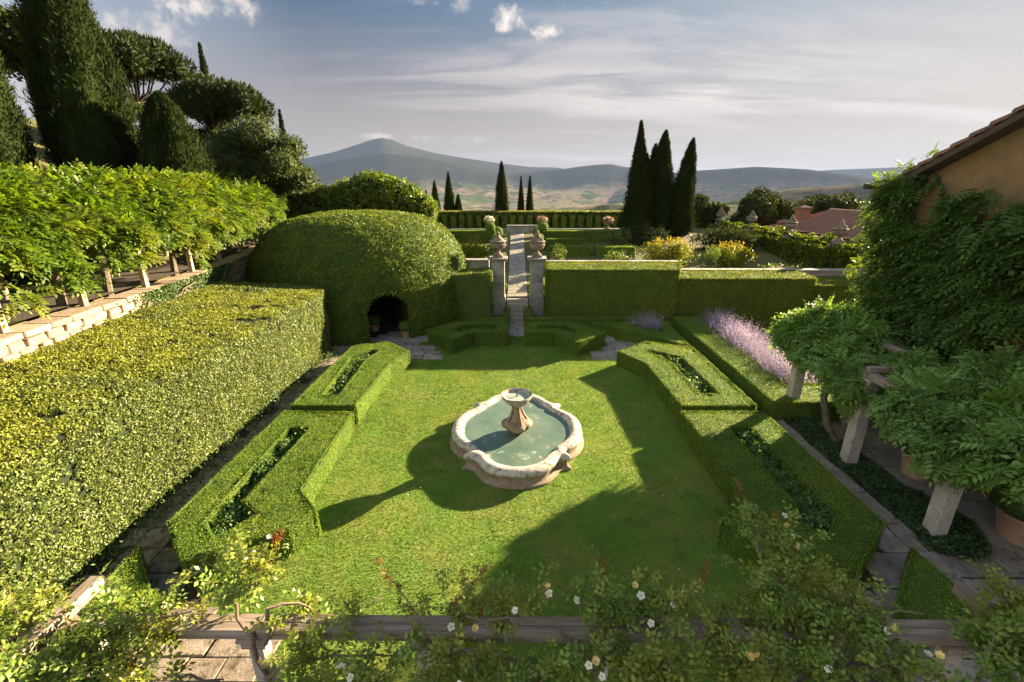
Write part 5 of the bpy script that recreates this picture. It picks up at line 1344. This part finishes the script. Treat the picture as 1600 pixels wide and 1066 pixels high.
lp = empty('terrace_pergola', (-11, 15, 3.2)); tag(lp, 'timber pergola on the stone wall, buried under bright wisteria', 'pergola')
lo = Vector(lp.location)
PY = [6.7, 8.75, 10.85, 13.1, 15.6, 17.9, 20.4, 22.9, 25.4]
pb = MB().box((0, 0, .95), (.12, .14, 1.9)).build('post', M['wallstone'], None, bevel=.012); pb.parent = lp
for i, y in enumerate(PY):
    s = pb if i == 0 else share(pb, 'post', (0, 0, 0), parent=lp)
    s.location = Vector((wl(y) - .36, y, 3.2)) - lo; s.rotation_euler = (0, 0, wl_dir(y))
    s2 = share(pb, 'post', Vector((wl(y) - 2.7, y + .4, 3.15)) - lo, wl_dir(y), 1, lp)
    MB().box((-1.25, 0, 1.97), (2.6, .12, .13)).build('cross_beam', M['wood'], lp).location = Vector((wl(y) - .36, y, 3.2)) - lo
for a, b in zip(PY, PY[1:]):
    for dx in (-.36, -2.7):
        p, q = Vector((wl(a) + dx, a, 5.02)) - lo, Vector((wl(b) + dx, b, 5.02)) - lo; d = q - p
        MB().box((0, 0, 0), (.12, d.length - .01, .12)).build('rail', M['wood'], lp).location = (p + q) / 2; lp.children[-1].rotation_euler = (0, 0, math.atan2(-d.x, d.y))
V = [(wl(y) + dx, y, 3.275) for y in np.linspace(5, 27, 23) for dx in (-.5, -4.0)]
tag(mesh_obj('pergola_walk', V, [(2 * i, 2 * i + 2, 2 * i + 3, 2 * i + 1) for i in range(22)][::1], M['walk']), 'dark bare earth walk under the wisteria pergola', kind='structure')
def left_vines():
    segs = [(5.0, 9.9, 'wisteria over the pergola nearest the picture edge, hanging lowest over the sunlit wall'), (9.9, 14.4, 'wisteria on the pergola above the bare capstones, trailing a long shoot'),
            (14.4, 19.2, 'wisteria on the pergola above the ivy-grown wall'), (19.2, 24.6, 'wisteria on the pergola just left of the dome hedge'), (24.6, 29.5, 'wisteria at the pergola far end, behind the top of the dome hedge')]
    for ya, yb, lab in segs:
        yc = (ya + yb) / 2; o = np.array((wl(yc) - .8, yc, 3.2)); v = empty('terrace_wisteria', tuple(o)); tag(v, lab, 'climber', 'wisteria along the terrace pergola')
        n = int(760 * (yb - ya) * (1.0 if ya < 14 else .72)); y = rng.uniform(ya - .25, yb + .25, n); x0 = np.array([wl(a) for a in y])
        # cross-section: from the hanging front edge up over the top
        t = rng.random(n) ** .85; ang = t * 1.66 - .16
        bul = np.clip(fbm(np.stack([y * .85, t * 2.6, t * 0], 1), 3, 77) * 1.7 - .35, 0, 1)
        rr = .83 + .33 * bul
        rx, rz = 2.5, 1.55
        hang = np.where(t < .2, (1 - t / .2) * np.clip(fbm(np.stack([y * 1.5, y * 0, y * 0], 1), 2, 12) * 2.2 - .7, 0, 1) * .85, 0)
        lift = np.interp(y, [5, 12, 20, 30], [0, 0, .0, .25])
        C = np.stack([x0 - 2.15 + rx * np.cos(ang) * rr * .98, y, 4.66 + rz * np.sin(ang) * (.72 + .32 * bul) - hang + lift], 1)
        # fronds spring from clumps, so dark gaps stay between them
        m = max(12, n // 17); ci = rng.integers(0, m, n); off = rng.normal(0, 1, (n, 3)); off[:, 2] *= .7
        outc = np.stack([np.cos(ang), rng.normal(0, .2, n), np.sin(ang) * 1.1], 1)[ci]
        off = unit(off + outc * .9) * (rng.random((n, 1)) ** .6) * .27
        P = C[ci] + off
        d = unit(off * 3.2 + outc * .35 + [.12, 0, -.30] + rng.normal(0, .25, (n, 3))); up = unit(outc + [0, 0, .7] + rng.normal(0, .25, (n, 3)))
        V, F = scatter(FRONDB, P, d, up, np.full(n, .31))
        tag(mesh_obj('foliage', V - o, F, M['wist'], v), kind='stuff')
        m = int(n * 1.2); y = rng.uniform(ya - .25, yb + .25, m); x0 = np.array([wl(a) for a in y]); t = rng.random(m); ang = t * 2.2 - .1; q = rng.uniform(.55, .86, m)
        P = np.stack([x0 - 2.15 + rx * np.cos(ang) * q, y, 4.5 + rz * np.sin(ang) * q], 1)
        tag(mesh_obj('inner_leaves', *leaf_arrays(P - o, np.stack([np.cos(ang), ang * 0, np.sin(ang)], 1), .16, .6, .6), M['dome'], v), kind='stuff')
        st = []
        for k in range(3):
            y0 = ya + (yb - ya) * (k + .5) / 3; x = wl(y0)
            st.append(([(x - .75 - o[0], y0 - o[1], -.1), (x - .8 - o[0], y0 + .15 - o[1], .7), (x - .7 - o[0], y0 + .05 - o[1], 1.4), (x - .9 - o[0], y0 + .3 - o[1], 2.1)], [.11, .09, .08, .05]))
        tendrils(v, st)
left_vines()
# dark back of the pergola walk: a hedge bank
hedge('bank_hedge', 'dark overgrown hedge closing the back of the shaded pergola walk', [(x - 3.6, y) for x, y in WL] + [(x - 4.3, y) for x, y in WL[::-1]], 1.9, 'ivy', z0=3.1, size=.14, dens=260, wob=.2, core='foliage_core')
# overgrown mound of climbers past the dome
def mound(lab, loc, blobs, n, mat, size, grp):
    t = empty('climber_mound', loc); tag(t, lab, 'climber', grp)
    frond_cloud('foliage', blobs, n, size, mat, t, .5)
    parts = [((ball_tris(1.0, 6).reshape(-1, 3) * np.array(b[3:]) * .74 + b[:3]), np.arange(len(ball_tris(1.0, 6)) * 3).reshape(-1, 3)) for b in blobs]
    mesh_obj('inner_growth', *merge(parts), M['foliage_core'], t)
    P, D = blob_points(blobs, n * 4, .6); tag(mesh_obj('inner_leaves', *leaf_arrays(P, D, .2, .6, .55), M['dome'], t), kind='stuff'); tendrils(t, [([(0, 0, -2), (0, 0, 1)], .12)])
MG = 'overgrown climbers beyond the dome hedge'
mound('bushy climber with a rounded top, right behind the dome hedge', (-8.6, 30.5, 3.0), [(-.3, 0, 2.7, 1.7, 1.3, 1.15), (1.1, 0, 2.2, 1.5, 1.3, 1.2), (2.5, .2, 1.5, 1.1, 1, 1.0), (-2.0, .3, 2.3, 1.5, 1.3, 1.0), (.2, -.3, .8, 1.8, 1.2, 1.1)], 2200, 'wist', .42, MG)
mound('long climber carrying the pergola greenery on past the dome hedge', (-12.6, 29.5, 3.2), [(-1.2, -1, 1.9, 1.5, 1.3, 1.1), (.4, 0, 1.9, 1.5, 1.3, 1.0), (1.9, .5, 1.7, 1.4, 1.3, 1.0), (-.4, -.6, .8, 2.0, 1.3, 1.0), (1.6, 0, .7, 1.6, 1.2, 1.0)], 1900, 'wist', .40, MG)
mound('dark low bush at the right flank of the dome hedge', (-5.9, 29.5, 2.2), [(0, 0, 1.0, 1.3, 1.0, .85), (.8, .1, .5, .9, .8, .7), (-1, .1, 1.2, 1.0, .9, .8)], 900, 'wist_blue', .38, MG)

# ---------------------------------------------------------------- wooded bank on the left
BC = 'tall dark cypresses on the bank'
def bz(x, y): return float(bank_z(np.array(x), np.array(y))) - .1
cypress((-17.0, 20.0, bz(-17, 20) - .6), 11.5, 1.5, 'biggest dark cypress on the bank, broad and reaching out of the picture', BC, 31, 34000, 'wide', .22, .3, (0, 0), 4)
cypress((-14.25, 20.4, bz(-14.2, 20.4) - .4), 6.6, 1.55, 'shorter stout cypress on the bank beside the bushy tree', BC, 32, 26000, 'wide', .2, .2, (0, 0), 4)
cypress((-17.8, 17.0, bz(-17.8, 17) - .5), 9.5, .85, 'slim cypress at the picture edge on the bank', BC, 33, 16000, 'wide', .2, .6, (0, 0), 2)
cypress((-21.6, 36.0, bz(-21.6, 30) - 1.5), 9.2, .8, 'far thin cypress between the two umbrella pines', BC, 34, 4000, 'spire', .26, .3)
cypress((-15.4, 33.0, bz(-15.4, 30) - 1), 7.9, .62, 'far thin leaning cypress right of the umbrella pines', BC, 35, 3600, 'spire', .22, .3)
def pine(lab, loc, h, r, seed, n, th=.22):
    t = empty('umbrella_pine', loc); tag(t, lab, 'pine', 'umbrella pines on the bank'); rs = np.random.default_rng(seed)
    MB().tube([(0, 0, -1), (.1, .05, h * .4), (-.05, 0, h * .8)], [th, th * .8, th * .6], 8).build('trunk', M['bark'], t, True)
    bl, lim = [], MB()
    for k in range(15):
        a = k * 2.4 + rs.random(); q = math.sqrt((k + .5) / 15) * .80; x, y = r * q * math.cos(a), r * q * math.sin(a); z = h + (1 - q * q) * r * .52 - .2
        s = rs.uniform(.34, .46); bl.append((x, y, z, r * s, r * s, r * s * .72)); lim.tube([(-.05, 0, h * .72), (x * .5, y * .5, h * .82), (x, y, z - .15)], [th * .35, th * .25, .03], 5)
    lim.build('limb', M['darkbark'], t, True)
    P, D = blob_points(bl, int(n * 1.5), .4); d = unit(D + [0, 0, .5] + rng.normal(0, .4, P.shape)); b = unit(np.cross(d, rng.normal(size=P.shape))); s = (.22 * rng.uniform(.6, 1.3, len(P)))[:, None]
    V = np.stack([P - b * s * .22, P + b * s * .22, P + d * s], 1).reshape(-1, 3); parts = [(V, np.arange(len(V)).reshape(-1, 3))]
    for q in bl:
        T = ball_tris(1.0, 4).reshape(-1, 3) * np.array(q[3:]) * .72 + q[:3]; parts.append((T, np.arange(len(T)).reshape(-1, 3)))
    mesh_obj('crown', *merge(parts), M['pine'], t)
pine('umbrella pine with a wide flat dome, behind the biggest cypress', (-22.3, 30, bz(-22, 28) - 1), 5.6, 2.75, 41, 14000)
pine('umbrella pine with ragged crown, above the bushy grey-green tree', (-17.4, 30, bz(-17.4, 28) - 1), 6.0, 2.6, 42, 13000)
pine('umbrella pine cut by the upper picture corner, behind the slim cypress', (-24.5, 21.5, bz(-24.5, 21.5) - .5), 5.4, 2.3, 43, 9000)
broad_tree('bushy_tree', 'broad bushy grey-green tree on the bank, its twigs against the sky', (-13.7, 26.5, 3.6), 1.8, crown_blobs((0, 0, 3.4), 3.4, 26, .30, .78, 51), 38000, .14, 'bushy', tr=.22, core=True)
broad_tree('bushy_tree', 'low scrub at the foot of the bushy tree, by the pergola end', (-11.6, 31, 3.2), .8, crown_blobs((0, 0, 1.6), 1.7, 8, .42, .7, 52), 2600, .22, 'oak')
broad_tree('light_tree', 'light feathery tree between the two big cypresses', (-17.6, 24.5, bz(-17.6, 24.5)), 2.5, crown_blobs((0, 0, 3.0), 1.5, 12, .34, 1.6, 53), 5200, .15, 'feather', core=False)
broad_tree('oak_tree', 'dark spreading tree on the bank behind the slim cypress at the edge', (-25.5, 27, bz(-25, 27)), 3, crown_blobs((0, 0, 4.4), 3.0, 12, .4, .8, 54), 6000, .3, 'oak', tr=.3)
broad_tree('oak_tree', 'dark tree filling the gap between umbrella pines and bushy tree', (-19.5, 31, bz(-19, 29) - 1), 2, crown_blobs((0, 0, 2.8), 2.6, 14, .36, .95, 55), 12000, .18, 'oak', tr=.2)

# ---------------------------------------------------------------- rose pergola in front
rp = empty('rose_pergola', (0, 2.83, 0)); tag(rp, 'weathered timber pergola beam on square posts, crossing the whole front under roses', 'pergola')
for a, b in ((-4.9, -2.1), (-2.1, .72), (.72, 2.2), (2.2, 4.9)):
    for dy in (-.041, .041):
        o = MB().box((0, 0, 0), (b - a - .008, .078, .095)).build('beam_plank', M['wood'], rp, bevel=.005); o.location = ((a + b) / 2 + .001, dy, 2.55 + random.uniform(-.003, .003)); o.rotation_euler = (0, random.uniform(-.003, .003), random.uniform(-.002, .002))
for x in (-3.55, -2.14, -.76, .72, 2.2, 3.6):
    MB().box((x, 0, 1.2), (.12, .12, 2.4)).build('post', M['post'], rp, bevel=.008)
    MB().box((x, 0, 2.435), (.2, .17, .07)).box((x, 0, 2.485), (.26, .19, .034)).build('capital', M['wood'], rp, bevel=.006)
for x in (-3.72, 3.9): 
    o = MB().box((0, 0, 0), (2.6, .11, .11)).build('cross_beam', M['wood'], rp, bevel=.006); o.location = (x, -.95, 2.66); o.rotation_euler = (0, 0, R(90))
for y in (-.45, -.9):
    MB().tube([(-4.6, y, 2.57), (0, y, 2.55), (4.6, y, 2.57)], .004, 4).build('wire', M['darkmetal'], rp)

def rose(lab, loc, canes, clumps, nl, flowers, red=()):
    v = empty('climbing_rose', loc); tag(v, lab, 'climbing rose', 'climbing roses on the front pergola'); o = np.array(loc)
    m = MB()
    for p, r in canes: 
        q = [Vector(x) - Vector(loc) for x in p]; pts = []
        for i in range(len(q) - 1):      # gentle wander between the given points
            for k in range(4): 
                t = k / 4; pts.append(q[i].lerp(q[i + 1], t) + Vector((random.uniform(-1, 1), random.uniform(-1, 1), random.uniform(-1, 1))) * .025)
        pts.append(q[-1]); MB().tube(pts, [r * (1 - .75 * i / (len(pts) - 1)) for i in range(len(pts))], 6).build('cane', M['stem'], v, True)
    tot = sum(c[3] * c[4] + c[4] * c[5] + c[3] * c[5] for c in clumps)
    Ps, Ds, Us = [], [], []
    for c in clumps:
        n = int(nl * (c[3] * c[4] + c[4] * c[5] + c[3] * c[5]) / tot); tw = max(3, n // 9)
        for k in range(tw):        # twigs with leaves along them
            a = np.array(c[:3]) + unit(rng.normal(size=3)) * np.array(c[3:]) * rng.random() ** .5; d = unit(rng.normal(size=3) + [0, .1, .75]); L = rng.uniform(.14, .34)
            m.tube([tuple(a - o), tuple(a + d * L * .5 + rng.normal(0, .012, 3) - o), tuple(a + d * L - o)], [.004, .003, .0015], 4, False)
            q = rng.random((9, 1)); Ps.append(a + d * L * q); dd = unit(rng.normal(size=(9, 3)) + d * .55); Ds.append(dd); Us.append(unit(rng.normal(size=(9, 3)) * .45 + [0, -.15, 1]))
    tag(m.build('twigs', M['stem'], v), kind='stuff')
    P, D, U = np.concatenate(Ps), np.concatenate(Ds), np.concatenate(Us)
    V, F = scatter(FROND5, P, D, U, np.full(len(P), .105), .35); tag(mesh_obj('leaves', V - o, F, M['rose'], v), kind='stuff')
    if red:
        pr = []
        for (a, b) in red:
            a, b = np.array(a), np.array(b); q = rng.random((42, 1)); P = a + (b - a) * q + rng.normal(0, .012, (42, 3)); pr.append(scatter(FROND5, P, rng.normal(size=(42, 3)) + unit(b - a) * .5, np.tile([0, 0, 1.], (42, 1)) + rng.normal(0, .3, (42, 3)), np.full(42, .05)))
            MB().tube([tuple(a - o), tuple((a + b) / 2 + [.01, .01, 0] - o), tuple(b - o)], [.005, .004, .002], 5).build('new_shoot', M['stem'], v)
        V, F = merge(pr); tag(mesh_obj('red_growth', V - o, F, M['rose_red'], v), kind='stuff')
    for (x, y, z, kind) in flowers:
        s = rng.uniform(.022, .033); nrm = unit(rng.normal(0, .35, 3) + [0, -.55, .8]); t1 = unit(np.cross(nrm, [1, .2, 0])); t2 = np.cross(nrm, t1); V, F = [], []
        full = 5 if kind == 'w' else 7
        for k in range(full):
            a = k * 2 * math.pi / full + rng.random() * .3; d = t1 * math.cos(a) + t2 * math.sin(a); e = np.cross(nrm, d); b = len(V); cup = .25 if kind == 'w' else .7
            V += [d * s * .1, d * s * .65 + e * s * .52 + nrm * s * cup * .5, d * s * 1.05 + e * s * .2 + nrm * s * cup, d * s * 1.05 - e * s * .2 + nrm * s * cup, d * s * .65 - e * s * .52 + nrm * s * cup * .5]; F += [(b, b + 1, b + 2), (b, b + 2, b + 3), (b, b + 3, b + 4)]
        f = mesh_obj('rose_flower', V, F, M['petal' if kind == 'w' else 'petal_y'], v); f.location = (x - o[0], y - o[1], z - o[2])
        if kind == 'w': mesh_obj('flower_centre', [tuple(nrm * s * .22 + (t1 * math.cos(a) + t2 * math.sin(a)) * s * .3) for a in np.linspace(0, 6.28, 7)[:6]] + [tuple(nrm * s * .42)], [(i, (i + 1) % 6, 6) for i in range(6)], M['petal_y'], f)
rose('climbing rose over the left end of the front pergola, sunlit and dense', (-3.55, 2.7, 0), [([(-3.5, 2.72, 0), (-3.45, 2.72, 1.4), (-3.4, 2.7, 2.5), (-3.0, 2.75, 2.72), (-2.6, 2.8, 2.75)], .03), ([(-3.4, 2.7, 2.3), (-3.8, 2.5, 2.7), (-4.3, 2.6, 2.8)], .02)],
     [(-3.95, 2.75, 2.68, .45, .2, .14), (-3.5, 2.5, 2.62, .45, .25, .16), (-3.2, 2.82, 2.68, .3, .14, .13), (-2.95, 2.72, 2.64, .3, .2, .15), (-3.0, 2.45, 2.5, .4, .22, .16), (-3.4, 2.3, 2.6, .5, .2, .12), (-4.1, 2.5, 2.7, .4, .3, .14)], 1500, [])
rose('climbing rose with bare arching canes and a high leafy head, left of the middle', (-2.1, 2.7, 0), [([(-2.02, 2.7, 0), (-2.0, 2.7, 1.5), (-2.05, 2.68, 2.4), (-2.2, 2.75, 2.75), (-2.35, 2.9, 2.95)], .032), ([(-2.0, 2.72, 2.5), (-1.95, 2.75, 2.85), (-1.75, 2.85, 2.8), (-1.6, 2.85, 2.66)], .022), ([(-2.02, 2.66, 2.2), (-1.7, 2.6, 2.5), (-1.2, 2.6, 2.55), (-.7, 2.62, 2.5)], .016), ([(-2.1, 2.7, 2.0), (-2.4, 2.5, 2.4), (-2.7, 2.45, 2.6)], .018)],
     [(-2.35, 2.98, 3.0, .2, .16, .14), (-2.08, 2.95, 3.06, .17, .14, .12), (-2.25, 2.86, 2.9, .22, .12, .1), (-1.75, 2.82, 2.68, .2, .12, .12), (-1.42, 2.8, 2.64, .16, .12, .10), (-1.62, 2.52, 2.5, .3, .2, .16), (-1.2, 2.5, 2.45, .3, .2, .16), (-2.55, 2.9, 2.68, .14, .1, .1)], 760,
     [(-1.24, 2.36, 2.75, 'w'), (-1.22, 2.38, 2.68, 'y'), (-1.17, 2.33, 2.68, 'w'), (-2.13, 3.22, 3.12, 'w'), (-1.1, 2.83, 2.84, 'y')], [((-2.1, 3.05, 2.95), (-2.06, 3.3, 3.12))])
rose('climbing rose thick along the middle of the front beam, with white and yellow blooms', (.7, 2.65, 0), [([(.66, 2.68, 0), (.64, 2.68, 1.5), (.62, 2.66, 2.4), (.3, 2.75, 2.7), (-.4, 2.8, 2.72)], .03), ([(.66, 2.7, 2.3), (1.0, 2.8, 2.7), (1.5, 2.8, 2.72)], .022), ([(-.7, 2.7, 0), (-.68, 2.7, 1.5), (-.62, 2.68, 2.45), (-.3, 2.6, 2.6), (.2, 2.5, 2.5)], .028)],
     [(-.6, 2.85, 2.66, .28, .10, .10), (-.2, 2.86, 2.66, .3, .12, .12), (-.5, 2.55, 2.5, .3, .2, .14), (-.1, 2.5, 2.5, .35, .2, .16), (.62, 2.86, 2.70, .2, .12, .12), (.9, 2.9, 2.74, .3, .16, .14), (1.25, 2.85, 2.72, .3, .16, .15), (.8, 2.5, 2.55, .4, .2, .18), (1.3, 2.45, 2.55, .35, .2, .18), (1.55, 2.6, 2.6, .25, .16, .14), (.3, 2.35, 2.5, .4, .2, .12), (.27, 2.9, 2.82, .06, .06, .1)], 1750,
     [(.26, 2.88, 2.95, 'y'), (.27, 2.86, 2.90, 'w'), (.49, 2.84, 2.85, 'w'), (0, 2.74, 2.85, 'w'), (1.01, 2.86, 2.88, 'w'), (.97, 2.92, 2.93, 'y'), (1.25, 2.79, 2.87, 'w'), (1.36, 2.9, 2.87, 'w'), (1.03, 2.64, 2.85, 'w'), (.99, 2.6, 2.8, 'y'), (.52, 2.35, 2.8, 'w'), (.57, 2.36, 2.82, 'y'), (.6, 2.27, 2.8, 'w'), (-.49, 2.64, 2.8, 'w'), (-.3, 2.62, 2.8, 'y'), (-.37, 2.2, 2.8, 'w')],
     [((-.8, 2.85, 2.66), (-1.18, 3.05, 3.06)), ((-.55, 2.86, 2.7), (-.2, 3.08, 3.0)), ((.75, 2.95, 2.8), (.72, 3.0, 3.08)), ((1.45, 2.9, 2.8), (1.62, 3.05, 3.1)), ((-.3, 2.85, 2.7), (-.45, 3.0, 2.95))])
rose('tallest climbing rose, arching high above the right part of the front beam', (2.2, 2.65, 0), [([(2.15, 2.68, 0), (2.13, 2.68, 1.5), (2.12, 2.68, 2.4), (2.1, 2.95, 2.85), (2.15, 3.35, 3.05), (2.24, 3.75, 3.1)], .03), ([(2.15, 2.7, 2.3), (2.5, 2.8, 2.8), (2.9, 2.85, 2.78), (3.3, 2.85, 2.72)], .025), ([(2.15, 2.68, 2.2), (2.6, 2.5, 2.6), (3.0, 2.4, 2.66)], .02), ([(2.15, 2.9, 2.85), (2.4, 3.3, 3.0), (2.6, 3.6, 2.95)], .012)],
     [(2.16, 3.3, 3.02, .08, .16, .10), (2.22, 3.6, 3.06, .06, .16, .07), (2.35, 3.2, 2.96, .14, .16, .1), (2.5, 3.42, 2.92, .08, .14, .08), (2.1, 2.95, 2.9, .22, .16, .15), (2.35, 2.96, 2.9, .22, .16, .14), (2.68, 2.86, 2.8, .22, .16, .13), (1.95, 2.86, 2.74, .2, .16, .14), (2.3, 2.75, 2.7, .35, .2, .18), (2.75, 2.8, 2.72, .25, .16, .14), (2.3, 2.45, 2.6, .35, .2, .16), (2.8, 2.45, 2.62, .35, .2, .16), (1.85, 2.45, 2.55, .25, .2, .16)], 1600,
     [(2.13, 3.08, 2.95, 'w'), (2.1, 3.04, 2.88, 'w'), (2.6, 3.70, 2.98, 'w'), (2.58, 3.62, 2.93, 'y'), (2.5, 3.4, 3.0, 'w'), (2.81, 2.62, 2.82, 'w'), (2.85, 2.64, 2.84, 'y'), (2.19, 2.34, 2.8, 'w'), (2.98, 2.45, 2.8, 'w'), (1.68, 2.42, 2.8, 'y'), (1.72, 2.4, 2.82, 'y'), (2.4, 3.2, 3.08, 'y')],
     [((2.2, 3.5, 3.05), (2.2, 3.98, 3.22)), ((2.3, 3.2, 3.0), (2.38, 3.5, 3.14))])
rose('climbing rose and fresh bright shoots at the right end of the front pergola', (3.6, 2.6, 0), [([(3.6, 2.66, 0), (3.58, 2.66, 1.5), (3.6, 2.6, 2.5), (3.9, 2.7, 2.75)], .03)],
     [(3.75, 2.6, 2.72, .3, .2, .14), (4.05, 2.8, 2.72, .3, .16, .14), (3.6, 2.35, 2.7, .35, .2, .14)], 800, [(3.0, 2.4, 2.85, 'y')])
# frosty grey twigs behind the beam at the right
gt = empty('grey_twig_plant', (3.05, 3.2, 0)); tag(gt, 'bare silver-grey twiggy shoots rising behind the right part of the beam', 'plant')
m = MB()
for k in range(16):
    a = random.uniform(-.35, .35); b = random.uniform(-.1, .3); h = random.uniform(.55, .95)
    m.tube([(a * .3, b * .3, 1.7), (a * .7, b * .7, 2.1), (a, b, 2.1 + h * .55)], [.008, .006, .002], 4)
    for j in range(3): z = 2.05 + h * .15 * j; m.tube([(a * (.7 + .08 * j), b * .75, z), (a * .8 + random.uniform(-.1, .1), b, z + .14)], [.004, .001], 3)
m.build('twig', M['lavgreen'], gt)

# ---------------------------------------------------------------- air
def haze():
    m, t, out = new_mat('summer_haze')
    v = t.new('ShaderNodeVolumePrincipled', i_Density=3.8e-5); v.inputs['Color'].default_value = (.18, .25, .43, 1); v.inputs['Anisotropy'].default_value = .1
    t.l.new(v.outputs[0], out.inputs['Volume'])
    z0, z1, Lh = -420.0, 1020.0, 20500.0
    o = MB().box((0, 0, (z0 + z1) / 2), (2 * Lh, 2 * Lh, z1 - z0)).build('haze', m); tag(o, 'pale summer haze over the valley', kind='stuff')
haze()
